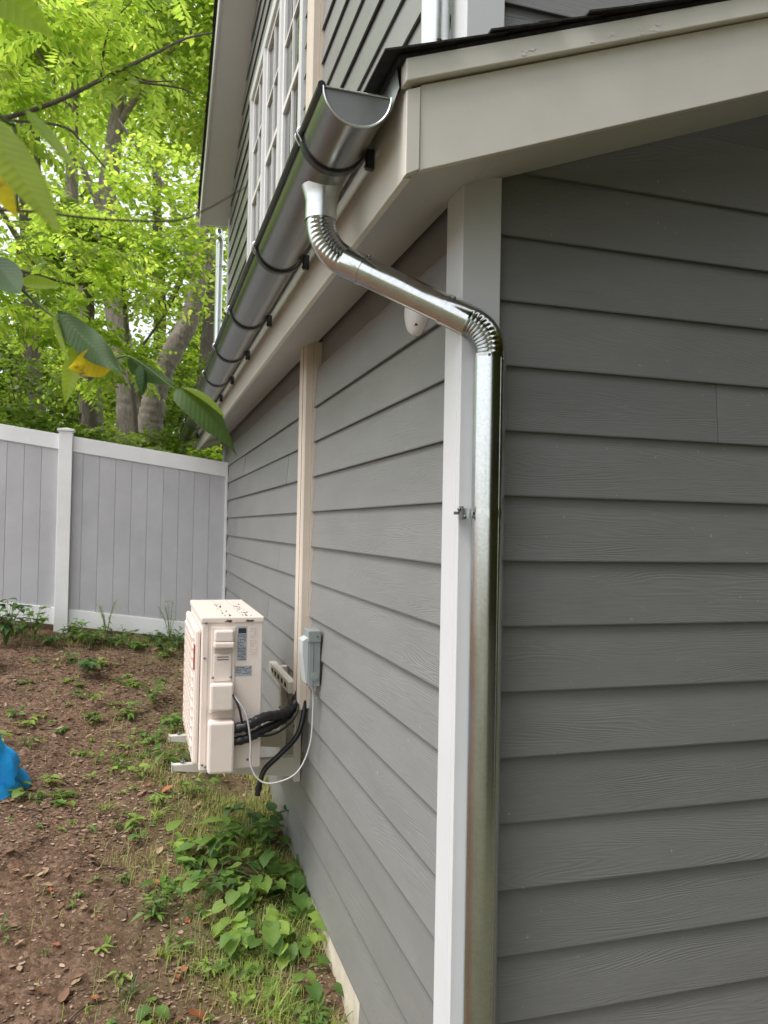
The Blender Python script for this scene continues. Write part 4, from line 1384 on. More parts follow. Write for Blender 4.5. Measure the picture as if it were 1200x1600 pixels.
# a second screen of mid trees, set back, closing the view
tree('maple_tree', 'broad leaved tree filling the gap left of the gutter in the middle distance',
     [([(-0.9, 10.6, gzz(-0.9, 10.6)), (-0.95, 10.6, 3.0), (-1.1, 10.6, 4.4), (-1.2, 10.6, 5.6)], 0.05, 0.02),
      ([(-1.05, 10.6, 4.0), (-0.6, 10.5, 4.7), (-0.35, 10.5, 5.3)], 0.02, 0.008)],
     'bark_dark',
     crown_singles([(-0.95, 10.5, 5.1, 0.75, 0.6, 0.6), (-0.45, 10.6, 5.5, 0.4, 0.4, 0.5), (-1.5, 10.7, 5.6, 0.7, 0.6, 0.5), (-0.75, 10.4, 6.3, 0.7, 0.5, 0.5)], 200, 24, 0.13, 0.085, 0.028), 'leaf_bright')
for i, (x, y, h, w, lab) in enumerate(((-3.9, 22, 13, 3.6, 'tall tree far back on the left'), (-0.6, 24, 14, 3.4, 'tall tree far back behind the forked trunk'), (2.6, 23, 14, 3.6, 'tall tree far back hidden mostly by the gable'), (-7.8, 21, 11, 3.4, 'leafy tree left of the picture, reflected in the windows'), (-12.5, 16, 9, 3.2, 'leafy tree beyond the left fence line'), (-6.6, 14, 6.5, 1.8, 'lower leafy tree close behind the left fence'))):
    zb = gzz(x, y)
    tree('woodland_tree', lab, [([(x, y, zb), (x + 0.1, y, zb + h * 0.4), (x - 0.1, y, zb + h * 0.7), (x, y, zb + h)], 0.22, 0.06),
                                ([(x + 0.1, y, zb + h * 0.4), (x + w * 0.4, y - 0.5, zb + h * 0.62)], 0.08, 0.03),
                                ([(x, y, zb + h * 0.5), (x - w * 0.45, y + 0.4, zb + h * 0.7)], 0.08, 0.03)], 'bark_dark',
         crown_singles([(x, y, zb + h * 0.80, w, w * 0.8, h * 0.24), (x + w * 0.5, y - 0.6, zb + h * 0.52, w * 0.5, w * 0.5, h * 0.13), (x - w * 0.55, y + 0.3, zb + h * 0.5, w * 0.5, w * 0.5, h * 0.13), (x, y - 0.3, zb + h * 0.33, w * 0.6, w * 0.5, h * 0.09)], 220, 26, 0.36, 0.20, 0.07), 'leaf_bright', group='woodland trees farther back')
# the far wood that closes every gap low down: one mass
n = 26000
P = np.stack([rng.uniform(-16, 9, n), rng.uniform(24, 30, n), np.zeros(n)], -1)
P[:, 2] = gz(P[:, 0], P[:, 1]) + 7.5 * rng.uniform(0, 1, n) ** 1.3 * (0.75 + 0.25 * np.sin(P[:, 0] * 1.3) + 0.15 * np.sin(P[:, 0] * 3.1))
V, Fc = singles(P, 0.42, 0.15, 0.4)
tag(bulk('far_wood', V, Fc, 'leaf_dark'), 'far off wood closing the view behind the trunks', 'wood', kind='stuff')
# shrubs just behind the fence
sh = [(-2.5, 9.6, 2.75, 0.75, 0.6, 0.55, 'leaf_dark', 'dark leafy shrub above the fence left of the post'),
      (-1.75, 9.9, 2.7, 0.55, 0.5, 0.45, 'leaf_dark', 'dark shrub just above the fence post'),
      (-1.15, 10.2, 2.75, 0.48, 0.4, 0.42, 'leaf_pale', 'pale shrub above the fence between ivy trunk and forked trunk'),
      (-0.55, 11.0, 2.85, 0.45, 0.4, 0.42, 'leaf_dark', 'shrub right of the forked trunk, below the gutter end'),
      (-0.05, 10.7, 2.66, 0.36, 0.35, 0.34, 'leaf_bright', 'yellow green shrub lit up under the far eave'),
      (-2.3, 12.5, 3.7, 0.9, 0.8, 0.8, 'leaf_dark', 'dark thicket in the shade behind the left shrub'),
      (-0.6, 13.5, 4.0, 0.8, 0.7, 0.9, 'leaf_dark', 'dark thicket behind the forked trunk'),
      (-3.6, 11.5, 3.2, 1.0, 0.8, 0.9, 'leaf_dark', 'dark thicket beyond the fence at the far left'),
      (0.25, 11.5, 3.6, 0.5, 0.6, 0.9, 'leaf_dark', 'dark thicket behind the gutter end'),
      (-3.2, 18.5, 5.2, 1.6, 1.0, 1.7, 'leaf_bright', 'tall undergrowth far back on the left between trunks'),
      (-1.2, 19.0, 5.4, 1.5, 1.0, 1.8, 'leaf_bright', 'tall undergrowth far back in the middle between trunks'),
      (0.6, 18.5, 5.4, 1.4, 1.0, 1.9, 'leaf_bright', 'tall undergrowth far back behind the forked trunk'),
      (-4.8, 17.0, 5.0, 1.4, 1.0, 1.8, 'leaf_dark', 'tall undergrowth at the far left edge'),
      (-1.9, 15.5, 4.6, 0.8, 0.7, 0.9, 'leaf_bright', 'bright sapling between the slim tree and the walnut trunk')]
for (x, y, z, rx, ry, rz_, m_, lab) in sh:
    zb = gzz(x, y)
    t = thing('shrub', (x, y, zb), lab, 'shrub', 'shrubs behind the fence')
    st_ = MB()
    for k in range(5):
        a = 2 * PI * k / 5 + x
        st_.tube(smooth_path([(x, y, zb), (x + 0.2 * rx * math.cos(a), y + 0.2 * ry * math.sin(a), zb + (z - zb) * 0.5), (x + 0.6 * rx * math.cos(a), y + 0.6 * ry * math.sin(a), z + rz_ * 0.3)], 4), [0.014] * 4 + [0.008] * 5, 6)
    build('stems', st_, 'bark_dark', t, smooth=60)
    n_ = int(70 + 130 * rx)
    if m_ == 'leaf_pale':
        V, Fc = crown_fronds([(x, y, z, rx, ry, rz_), (x, y, (z + zb) / 2, rx * 0.8, ry * 0.8, (z - zb) * 0.4)], 40, 6, 0.32, 6, 0.018, 0.075)
    else:
        V, Fc = crown_singles([(x, y, z, rx, ry, rz_), (x, y, (z + zb) / 2, rx * 0.9, ry * 0.8, (z - zb) * 0.5)], n_, 22, 0.10, 0.085, 0.032)
    bulk('foliage', V, Fc, m_, t)
# unseen trees, inferred from green in the pipe, added to darken the front wall
for i, (x, y, h, w) in enumerate(((0.9, -5.8, 9.5, 2.8), (2.9, -4.6, 10.5, 3.2), (6.8, -4.0, 11, 3.8), (0.5, -12.5, 12, 3.6), (9.5, -0.5, 11, 3.6), (5.0, -9, 14, 4.5), (4.6, -2.6, 7.5, 2.2))):
    zb = gzz(x, y)
    tree('shading_tree', 'leafy tree added out of view to shade the front wall, ' + ('seen only as a green reflection in the downspout', 'second from the left',  'right of the pipe reflection', 'left of the pipe reflection', 'far right of the front yard', 'tallest, at the back of the front yard', 'small one close to the front wall')[i],
         [([(x, y, zb), (x + 0.1, y, zb + h * 0.5), (x, y, zb + h)], 0.22, 0.06)], 'bark_dark',
         crown_singles([(x, y, zb + h * 0.68, w, w * 0.8, h * 0.32), (x, y + 0.4, zb + h * 0.33, w * 0.8, w * 0.6, h * 0.2)], 900, 22, 0.36, 0.30, 0.12), 'leaf_olive', group='trees added out of view to shade the front wall')

# ------------------------------------------------------------------ foreground leaves hanging into the picture
MAT['fg_leaf'] = leaf_mat('near_leaf', [(0, (0.035, 0.075, 0.022)), (1, (0.06, 0.105, 0.03))], 'object', 0.25, 0.55, veins=760, spec=0.2, spots=0.06)
MAT['fg_yellow'] = leaf_mat('yellowing_leaf', [(0, (0.42, 0.36, 0.02)), (1, (0.50, 0.38, 0.03))], 'object', 0.4, 0.5, veins=760, spots=0.17)
MAT['fg_lime'] = leaf_mat('backlit_leaf', [(0, (0.17, 0.26, 0.02)), (1, (0.22, 0.30, 0.03))], 'object', 0.5, 0.5, veins=760, spots=0.09)


def leaf_grid(L, Wd, fold=0.25, curl=0.3, shape=1.0, nu=12, nv=4, wave=0.0, serr=0.0, heart=False, base=0.0):
    """leaf blade in its own frame: x along the midrib, y across, z up"""
    vs, fs = [], []
    for i in range(nu + 1):
        t = i / nu
        if heart:
            w = Wd * 0.5 * (math.sin(PI * min(1, t * 0.93 + 0.14)) ** 0.55) * (1 - 0.25 * t)
        else:
            w = Wd * 0.5 * (t ** 0.62) * (max(0, 1 - t) ** (1.0 / shape)) / 0.358
        if t in (0, 1) and not heart:
            w = Wd * 0.01
        if heart and i == nu:
            w = Wd * 0.02
        w *= 1 + serr * (1 if i % 2 else -1)
        cz = -curl * L * t * t
        for j in range(-nv, nv + 1):
            s_ = j / nv
            lobe = -0.16 * L * abs(s_) ** 1.5 * max(0, 1 - 3 * t) if heart else 0
            vs.append((L * t * (1 - 0.12 * curl * t) + lobe, w * s_, cz + fold * w * abs(s_) + wave * L * math.sin(t * 11 + 2 * s_) * abs(s_)))
    m = 2 * nv + 1
    for i in range(nu):
        for j in range(m - 1):
            fs.append((i * m + j, i * m + j + 1, (i + 1) * m + j + 1, (i + 1) * m + j))
    return vs, fs


def leaf_mesh(name, mat, **kw):
    me = bpy.data.meshes.new(name)
    vs, fs = leaf_grid(**kw)
    me.from_pydata(vs, [], fs)
    me.polygons.foreach_set('use_smooth', [True] * len(fs))
    me.materials.append(MAT[mat])
    return me


def frame(base, tip, nrm):
    """matrix whose x runs base -> tip and whose z leans to nrm"""
    b, t = Vector(base), Vector(tip)
    x = (t - b).normalized()
    z = Vector(nrm)
    z = (z - x * z.dot(x)).normalized()
    y = z.cross(x)
    m = Matrix((x, y, z)).transposed().to_4x4()
    m.translation = b
    return m, (t - b).length


def hang_leaf(parent, base, tip, nrm, wr, mat, **kw):
    m, L = frame(base, tip, nrm)
    me = leaf_mesh('leaf', mat, L=L, Wd=L * wr, **kw)
    o = bpy.data.objects.new('leaf', me)
    COL.objects.link(o)
    m.translation = m.translation - wo(parent)
    o.matrix_local = m
    o.parent = parent
    return o


tocam = Vector((-0.2, -0.95, 0.25))
tw = thing('leafy_branch', (-1.075, 1.265, 2.348), 'drooping green branch of large leaves with one yellow leaf hanging before the fence', 'branch')
stem = [(-1.075, 1.265, 2.348), (-1.009, 1.246, 2.279), (-0.965, 1.234, 2.243), (-0.897, 1.214, 2.190), (-0.862, 1.204, 2.191), (-0.801, 1.186, 2.146)]
q = smooth_path(stem, 5)
build('stem', MB().tube(q, [0.0024 - 0.0012 * i / len(q) for i in range(len(q))], 8), 'stem', tw, smooth=60)
lf = dict(nu=26, nv=6)
o = hang_leaf(tw, (-0.799, 1.186, 2.147), (-0.708, 1.120, 2.098), (0.20, -0.74, 0.60), 0.50, 'fg_leaf', fold=-0.22, curl=0.52, serr=0.035, wave=0.012, shape=0.85, **lf)
o['label'] = 'serrated grey green leaf at the tip of the branch'
hang_leaf(tw, (-0.790, 1.190, 2.150), (-0.725, 1.150, 2.118), (0.4, -0.5, 0.8), 0.36, 'fg_lime', fold=0.25, curl=0.2, **lf)
hang_leaf(tw, (-0.866, 1.205, 2.189), (-0.808, 1.215, 2.150), (-0.2, -0.9, 0.5), 0.42, 'fg_leaf', fold=-0.5, curl=-0.35, **lf)
hang_leaf(tw, (-0.845, 1.20, 2.180), (-0.835, 1.16, 2.140), (0.6, -0.7, 0.2), 0.42, 'fg_leaf', fold=-0.6, curl=0.3, **lf)
o = hang_leaf(tw, (-0.890, 1.213, 2.187), (-0.944, 1.190, 2.166), (0.1, -0.95, -0.1), 0.70, 'fg_yellow', fold=0.15, curl=0.10, wave=0.03, **lf)
o['label'] = 'yellow leaf with brown edge'
hang_leaf(tw, (-0.966, 1.235, 2.255), (-0.869, 1.170, 2.152), (-0.3, -0.8, 0.5), 0.29, 'fg_leaf', fold=-0.25, curl=-0.10, wave=0.02, **lf)
hang_leaf(tw, (-0.97, 1.233, 2.250), (-0.945, 1.20, 2.178), (-0.7, -0.6, 0.0), 0.16, 'fg_lime', fold=0.5, curl=0.0, **lf)
hang_leaf(tw, (-1.058, 1.260, 2.332), (-1.006, 1.222, 2.262), (-0.35, -0.85, 0.35), 0.48, 'fg_leaf', fold=-0.2, curl=-0.25, **lf)
hang_leaf(tw, (-1.022, 1.29, 2.305), (-0.968, 1.338, 2.328), (-0.1, -0.95, 0.3), 0.40, 'fg_lime', fold=0.3, curl=0.1, **lf)
hang_leaf(tw, (-0.93, 1.225, 2.215), (-0.955, 1.20, 2.12), (-0.3, -0.95, 0.1), 0.30, 'fg_lime', fold=0.3, curl=0.15, **lf)

tw2 = thing('bare_twig', (-0.993, 0.793, 2.233), 'thin bare brown twig crossing in front of the trees', 'twig')
q = smooth_path([(-0.993, 0.793, 2.233), (-0.938, 0.776, 2.231), (-0.887, 0.761, 2.226), (-0.821, 0.741, 2.2255), (-0.793, 0.732, 2.236), (-0.757, 0.721, 2.258)], 6)
build('stem', MB().tube(q, [0.0016 - 0.0011 * i / len(q) for i in range(len(q))], 7), 'twig', tw2, smooth=60)
tw3 = thing('hanging_leaves', (-0.98, 0.69, 2.39), 'blurred lime and yellow leaves hanging close to the lens, upper left', 'leaves')
build('stem', MB().tube(smooth_path([(-1.02, 0.70, 2.40), (-0.99, 0.69, 2.31), (-0.955, 0.70, 2.275), (-0.948, 0.705, 2.27), (-0.945, 0.706, 2.205)], 5), 0.0017, 7), 'stem', tw3, smooth=60)
hang_leaf(tw3, (-0.934, 0.669, 2.271), (-0.897, 0.637, 2.208), (0.55, -0.75, 0.35), 0.24, 'fg_lime', fold=0.25, curl=-0.1, **lf)
hang_leaf(tw3, (-0.972, 0.684, 2.272), (-0.907, 0.643, 2.163), (0.35, -0.85, 0.3), 0.29, 'fg_lime', fold=0.2, curl=-0.05, **lf)
hang_leaf(tw3, (-0.985, 0.70, 2.262), (-0.942, 0.69, 2.196), (0.0, -0.9, 0.3), 0.35, 'fg_yellow', fold=0.2, curl=0.1, **lf)
hang_leaf(tw3, (-0.968, 0.702, 2.275), (-0.946, 0.700, 2.225), (-0.6, -0.7, 0.2), 0.30, 'fg_leaf', fold=0.4, curl=0.1, **lf)
hang_leaf(tw3, (-0.985, 0.685, 2.392), (-0.921, 0.664, 2.332), (0.2, -0.7, -0.6), 0.42, 'fg_lime', fold=0.15, curl=0.1, **lf)

# ------------------------------------------------------------------ weeds, each with its own leaves
LEAF = {}
random.seed(21)
for m_ in ('weed', 'weed_light', 'weed_dark'):
    LEAF['heart', m_] = [leaf_mesh('leaf', m_, L=1, Wd=1.0, fold=0.18 + 0.1 * k, curl=0.15 + 0.15 * k, nu=9, nv=2, wave=0.02, serr=0.05, heart=True) for k in range(2)]
    LEAF['oval', m_] = [leaf_mesh('leaf', m_, L=1, Wd=0.55, fold=0.22 + 0.15 * k, curl=0.15 + 0.25 * k, nu=7, nv=1, shape=0.8) for k in range(2)]
    LEAF['lance', m_] = [leaf_mesh('leaf', m_, L=1, Wd=0.30, fold=0.3, curl=0.2 + 0.3 * k, nu=6, nv=1, shape=0.8) for k in range(2)]
    LEAF['blade', m_] = [leaf_mesh('leaf', m_, L=1, Wd=0.07, fold=0.5, curl=0.5 + 0.4 * k, nu=7, nv=1, shape=0.6) for k in range(2)]


def weed(name, x, y, label, cat, kind, mat, n, size, height, spread, group=None, seed=0):
    rd = random.Random(seed * 977 + int(x * 1000) + int(y * 317))
    z = float(gz(x, y))
    if y < 4.9 and size > 0.06 and kind != 'blade' and n > 7:
        n = int(n * 1.7)
        height *= 0.62
        spread *= 1.3
    if name == 'fence_weed':
        n = int(n * 1.9)
    t = thing(name, (x, y, z), label, cat, group)
    sm = MB()
    sites = []
    ns = max(1, n // 4) if kind != 'blade' else 0
    for s_ in range(ns):
        a = rd.uniform(0, 2 * PI)
        ex, ey = spread * rd.uniform(0.1, 0.6) * math.cos(a), spread * rd.uniform(0.1, 0.6) * math.sin(a)
        h = height * rd.uniform(0.55, 1.0)
        q = smooth_path([(x, y, z - 0.01), (x + ex * 0.4, y + ey * 0.4, z + h * 0.6), (x + ex, y + ey, z + h)], 4)
        sm.tube(q, [0.0030 * (1 - 0.6 * i / len(q)) for i in range(len(q))], 5)
        sites.append((q, a))
    if sites:
        build('stem', sm, 'stem', t, smooth=60, fix=False)
    for i in range(n):
        L = size * rd.uniform(0.6, 1.15)
        if kind == 'blade':
            a = rd.uniform(0, 2 * PI)
            p = Vector((x + rd.uniform(-0.02, 0.02), y + rd.uniform(-0.02, 0.02), z))
            el = rd.uniform(0.5, 1.25)
        else:
            q, a0 = sites[i % ns]
            p = q[min(len(q) - 1, int(len(q) * rd.uniform(0.35, 1.0)))]
            a = a0 + rd.uniform(-2.4, 2.4)
            el = rd.uniform(-0.25, 0.5)
            if kind == 'heart':
                r0 = spread * rd.uniform(0.1, 0.55)
                p2 = Vector((p.x + r0 * math.cos(a), p.y + r0 * math.sin(a), p.z + rd.uniform(-0.02, 0.03)))
                p = p2
                el = rd.uniform(-0.45, 0.15)
        d = Vector((math.cos(a) * math.cos(el), math.sin(a) * math.cos(el), math.sin(el)))
        up_ = Vector((rd.uniform(-0.35, 0.35), rd.uniform(-0.35, 0.35), 1))
        m, _ = frame(p, p + d, up_)
        o = bpy.data.objects.new('leaf', LEAF[kind, mat][rd.randrange(2)])
        COL.objects.link(o)
        m = m @ Matrix.Scale(L, 4)
        m.translation = Vector(p) - Vector((x, y, z))
        o.matrix_local = m
        o.parent = t
    return t


B = 'broadleaf_weed'
for (x, y, lab, kd, mt, n_, s_, h_, sp_) in ((-0.50, 4.25, 'oval leaved weed spreading at the front of the tall clump', 'oval', 'weed', 18, 0.10, 0.16, 0.30), (-0.14, 4.25, 'round leaved weed at the wall behind the scalloped clump', 'heart', 'weed', 16, 0.09, 0.20, 0.26), (-0.34, 3.80, 'scalloped weed on the outer side of the wall clumps', 'heart', 'weed_light', 12, 0.08, 0.12, 0.26), (-0.10, 3.85, 'scalloped leaves pressed against the siding', 'heart', 'weed', 12, 0.085, 0.24, 0.18), (-0.42, 4.10, 'mixed low leaves between the oval and scalloped clumps', 'oval', 'weed_dark', 16, 0.08, 0.12, 0.28), (-0.25, 3.55, 'low scalloped leaves over the thin grass', 'heart', 'weed', 12, 0.075, 0.09, 0.24)):
    weed(B, x, y, lab, 'weed', kd, mt, n_, s_, h_, sp_)
weed(B, -0.42, 4.42, 'tall clump of smooth oval leaves below the outdoor unit', 'weed', 'oval', 'weed', 22, 0.125, 0.26, 0.40)
weed(B, -0.25, 4.60, 'dark oval leaved weed in the shade at the foundation under the bracket', 'weed', 'oval', 'weed_dark', 16, 0.13, 0.20, 0.34)
weed(B, -0.20, 4.00, 'scalloped round leaved weed against the siding, largest clump', 'weed', 'heart', 'weed', 18, 0.088, 0.22, 0.30)
weed(B, -0.27, 3.72, 'scalloped weed in front of the largest clump beside the wall', 'weed', 'heart', 'weed', 14, 0.085, 0.14, 0.28)
weed(B, -0.12, 3.62, 'round leaved weed touching the bare foundation strip', 'weed', 'heart', 'weed_light', 9, 0.075, 0.18, 0.20)
weed(B, -0.20, 3.36, 'low scalloped weed nearest the foundation in the foreground', 'weed', 'heart', 'weed', 10, 0.070, 0.09, 0.22)
weed(B, -0.33, 3.95, 'light green pointed weed between the scalloped clumps', 'weed', 'lance', 'weed_light', 14, 0.085, 0.16, 0.18)
weed(B, -0.66, 4.38, 'pale drooping leaf weed left of the tall oval clump', 'weed', 'oval', 'weed_light', 5, 0.11, 0.09, 0.14)
weed(B, -0.72, 3.84, 'upright dark leafy weed in the thin grass', 'weed', 'lance', 'weed', 26, 0.075, 0.18, 0.16)
weed(B, -0.56, 3.80, 'small blue green weed beside the upright dark weed', 'weed', 'oval', 'weed_dark', 10, 0.05, 0.08, 0.14)
weed(B, -0.52, 3.48, 'bright feathery little weed low in the grass', 'weed', 'lance', 'weed_light', 18, 0.05, 0.08, 0.14)
weed(B, -0.74, 3.25, 'lobed leaf weed lying flat at the grass edge with a lime leaf', 'weed', 'heart', 'weed', 5, 0.065, 0.03, 0.12)
weed(B, -0.97, 3.62, 'flat rosette of narrow lobed leaves on bare dirt', 'weed', 'lance', 'weed_light', 9, 0.06, 0.02, 0.10)
weed(B, -0.88, 3.46, 'small light rosette right of the flat rosette', 'weed', 'lance', 'weed_light', 8, 0.05, 0.04, 0.08)
weed(B, -1.07, 4.02, 'two leaf green sprout standing alone on the dirt', 'weed', 'oval', 'weed', 4, 0.055, 0.05, 0.05)
weed(B, -0.64, 5.45, 'leafy weed patch beside the near bracket tip', 'weed', 'oval', 'weed', 24, 0.085, 0.14, 0.36)
weed(B, -0.80, 5.30, 'low oval leaved patch left of the bracket tips', 'weed', 'oval', 'weed_light', 16, 0.07, 0.09, 0.30)
weed(B, -0.74, 5.85, 'green clump just left of the far bracket tip', 'weed', 'oval', 'weed', 22, 0.075, 0.12, 0.34)
weed(B, -0.72, 6.55, 'bushy weed beside the front grille of the unit', 'weed', 'oval', 'weed', 28, 0.085, 0.20, 0.36)
weed(B, -0.52, 5.05, 'low weed under the outdoor unit', 'weed', 'oval', 'weed', 16, 0.08, 0.10, 0.26)
weed(B, -0.36, 5.25, 'bright low weed under the unit near the wall', 'weed', 'lance', 'weed_light', 22, 0.075, 0.12, 0.26)
weed(B, -1.26, 7.10, 'dark green weed clump in mid yard before the fence', 'weed', 'oval', 'weed_dark', 30, 0.10, 0.16, 0.40)
weed(B, -1.42, 7.35, 'small weed clump behind the mid yard clump', 'weed', 'oval', 'weed', 12, 0.08, 0.12, 0.22)
weed(B, -1.32, 5.20, 'round leaved seedling right of the blue tarp', 'weed', 'oval', 'weed_light', 6, 0.08, 0.08, 0.08)
weed(B, -1.22, 4.98, 'two pale leaves flat on dirt near the tarp', 'weed', 'heart', 'weed_light', 3, 0.07, 0.03, 0.07)
weed(B, -1.12, 5.18, 'three leaf lime seedling in mid dirt', 'weed', 'oval', 'weed_light', 4, 0.07, 0.07, 0.06)
weed(B, -1.46, 5.02, 'single round leaf sprout close to the tarp', 'weed', 'heart', 'weed', 2, 0.06, 0.04, 0.04)
for (x, y, lab, mt, n_, s_, h_) in ((-1.98, 7.75, 'dark leafy vine clump at the left end of the fence foot', 'weed_dark', 40, 0.11, 0.42), (-1.78, 8.0, 'broad leaves at the fence foot left of the post', 'weed', 22, 0.11, 0.30),
                                    (-2.1, 7.2, 'dark shrubby weed cut by the left picture edge', 'weed_dark', 40, 0.12, 0.34), (-1.48, 8.02, 'leafy weed at the base of the fence post', 'weed', 22, 0.09, 0.22),
                                    (-1.28, 7.9, 'green weed right of the fence post', 'weed', 18, 0.09, 0.22), (-0.98, 8.1, 'weed at the middle of the bottom rail', 'weed', 14, 0.07, 0.14),
                                    (-0.72, 8.05, 'low weed along the bottom rail', 'weed_dark', 18, 0.07, 0.12), (-0.50, 7.95, 'weed at the fence foot beside the unit', 'weed', 18, 0.07, 0.20), (-0.62, 7.75, 'dark low weed left of the unit near the fence', 'weed_dark', 20, 0.07, 0.14)):
    weed('fence_weed', x, y, lab, 'weed', 'oval', mt, n_, s_, h_, 0.30)
for (x, y, lab, kd, mt, n_, s_, h_, sp_) in (
        (-0.86, 6.25, 'weed patch left of the bushy weed', 'oval', 'weed', 26, 0.075, 0.12, 0.34), (-0.92, 5.75, 'low clover like patch in mid yard', 'oval', 'weed_light', 22, 0.055, 0.06, 0.32),
        (-0.60, 6.05, 'dense weed behind the far bracket tip', 'oval', 'weed', 28, 0.08, 0.16, 0.30), (-0.95, 6.9, 'sparse weed between bushy weed and mid yard clump', 'lance', 'weed', 20, 0.07, 0.10, 0.30),
        (-0.68, 4.95, 'lime pointed weed at the yard side of the unit', 'lance', 'weed_light', 24, 0.07, 0.09, 0.28), (-0.82, 4.55, 'small mixed weed left of the long grass tuft', 'oval', 'weed', 16, 0.055, 0.08, 0.22),
        (-0.90, 4.15, 'tiny leaved weed at the edge of the grass', 'lance', 'weed', 18, 0.05, 0.07, 0.2), (-0.62, 4.05, 'leafy weed between the upright weed and the oval clump', 'oval', 'weed', 20, 0.07, 0.12, 0.24),
        (-0.40, 3.30, 'pale sprawling weed low in the grass in front', 'oval', 'weed_light', 14, 0.05, 0.06, 0.22), (-0.14, 3.12, 'dark leafy weed at the bottom of the foundation strip', 'lance', 'weed', 18, 0.08, 0.16, 0.18),
        (-0.62, 3.62, 'little pointed weed in front of the upright weed', 'lance', 'weed', 16, 0.055, 0.09, 0.15)):
    weed(B, x, y, lab, 'weed', kd, mt, n_, s_, h_, sp_)
for (x, y, lab, mt, n_) in ((-1.62, 7.85, 'dark ground ivy left of the fence post foot', 'weed_dark', 30), (-1.10, 7.95, 'dark ground ivy in front of the bottom rail', 'weed_dark', 34), (-0.85, 7.85, 'ground ivy spreading from the bottom rail', 'weed', 30), (-0.58, 8.1, 'dark ground ivy in the corner by the unit', 'weed_dark', 30), (-1.38, 8.05, 'ground ivy at the right foot of the post', 'weed', 24), (-0.30, 7.9, 'ground ivy at the house corner', 'weed_dark', 24), (-1.95, 8.05, 'ground ivy under the left bottom rail', 'weed_dark', 34)):
    weed('fence_weed', x, y, lab, 'weed', 'oval', mt, n_, 0.065, 0.10, 0.40)
for (x, y, lab) in ((-1.15, 8.12, 'tall thin feathery weed standing before the fence boards'), (-0.56, 8.14, 'tall thin feathery weed at the rail near the unit')):
    weed('feathery_weed', x, y, lab, 'weed', 'lance', 'weed_light', 34, 0.06, 0.42, 0.20)
tufts = [(-0.84, 3.36, 'dark strappy grass tuft at the edge of bare dirt', 'weed_dark', 16, 0.13), (-0.95, 5.45, 'arching grass tuft left of the low patch', 'weed', 22, 0.16), (-0.80, 5.62, 'grass tuft behind the low patch', 'weed', 20, 0.16),
         (-0.72, 4.75, 'long grass tuft left of the oval clump', 'weed_light', 18, 0.17), (-1.38, 3.75, 'grass tuft at the left edge of the dirt', 'weed', 12, 0.12), (-0.70, 3.60, 'thin grass tuft below the upright weed', 'weed_light', 18, 0.14),
         (-1.00, 4.85, 'lime grass tuft in the middle of the yard', 'weed_light', 14, 0.12), (-0.30, 3.20, 'fine grass tuft by the foundation in front', 'weed_light', 22, 0.15), (0.03 - 0.12, 3.02, 'dark grass tuft against the foundation end', 'weed', 12, 0.20)]
for i, (x, y, lab, mt, n_, s_) in enumerate(tufts):
    weed('grass_tuft', x, y, lab, 'grass tuft', 'blade', mt, n_, s_, 0, 0)
rd = random.Random(99)
for i in range(80):
    x = rd.uniform(-1.75, -0.35)
    y = rd.uniform(3.1, 7.6)
    weed('seedling', x, y, 'tiny green seedling scattered on the bare dirt', 'seedling', rd.choice(['oval', 'lance', 'lance']), rd.choice(['weed', 'weed_light', 'weed_light']), rd.randint(4, 9), rd.uniform(0.025, 0.05), rd.uniform(0.015, 0.05), 0.06, group='tiny seedlings on the dirt', seed=i)

for i in range(34):
    x = rd.uniform(-1.75, -0.55)
    y = rd.uniform(4.6, 7.9)
    weed('low_weed', x, y, 'low leafy weed dotted over the middle of the yard', 'weed', rd.choice(['oval', 'oval', 'lance']), rd.choice(['weed', 'weed', 'weed_light']), rd.randint(8, 18), rd.uniform(0.045, 0.075), rd.uniform(0.03, 0.09), rd.uniform(0.12, 0.22), group='low weeds dotted over the yard', seed=i + 300)

# ------------------------------------------------------------------ thin grass, litter, twigs: nobody could count them
n = 15000
x = -np.abs(rng.normal(0, 0.42, n)) - 0.02
y = rng.uniform(2.6, 6.2, n)
pat = np.sin(x * 7 + 1.1) * np.sin(y * 5.3 + x * 3) + 0.6 * np.sin(y * 11 + x * 9) + rng.normal(0, 0.5, n)
k = (pat > 0.15) & (x > -1.4)
x, y = x[k], y[k]
xf, yf = rng.uniform(-2.4, -0.1, 1200), 8.12 - np.abs(rng.normal(0, 0.16, 1200))
x, y = np.concatenate([x, xf]), np.concatenate([y, yf])
n = len(x)
z = gz(x, y)
h = rng.uniform(0.03, 0.11, n)
az = rng.uniform(0, 2 * PI, n)
b = np.stack([x, y, z - 0.004], -1)
side = np.stack([np.cos(az + PI / 2), np.sin(az + PI / 2), 0 * az], -1) * 0.0014
lean = np.stack([np.cos(az), np.sin(az), 0 * az], -1) * (h * rng.uniform(0.2, 1.1, n))[:, None]
mid = b + lean * 0.4 + np.stack([0 * h, 0 * h, h * 0.65], -1)
tip = b + lean + np.stack([0 * h, 0 * h, h * rng.uniform(0.6, 1.0, n)], -1)
V = np.stack([b - side, b + side, mid + side * 0.8, mid - side * 0.8, tip + side * 0.1, tip - side * 0.1], 1).reshape(-1, 3)
i6 = np.arange(n)[:, None] * 6
Fg = np.concatenate([i6 + np.array([[0, 1, 2, 3]]), i6 + np.array([[3, 2, 4, 5]])])
g = bulk('thin_grass', V, Fg, 'grass')
tag(g, 'thin pale grass growing along the foundation and fence foot', 'grass', kind='stuff')

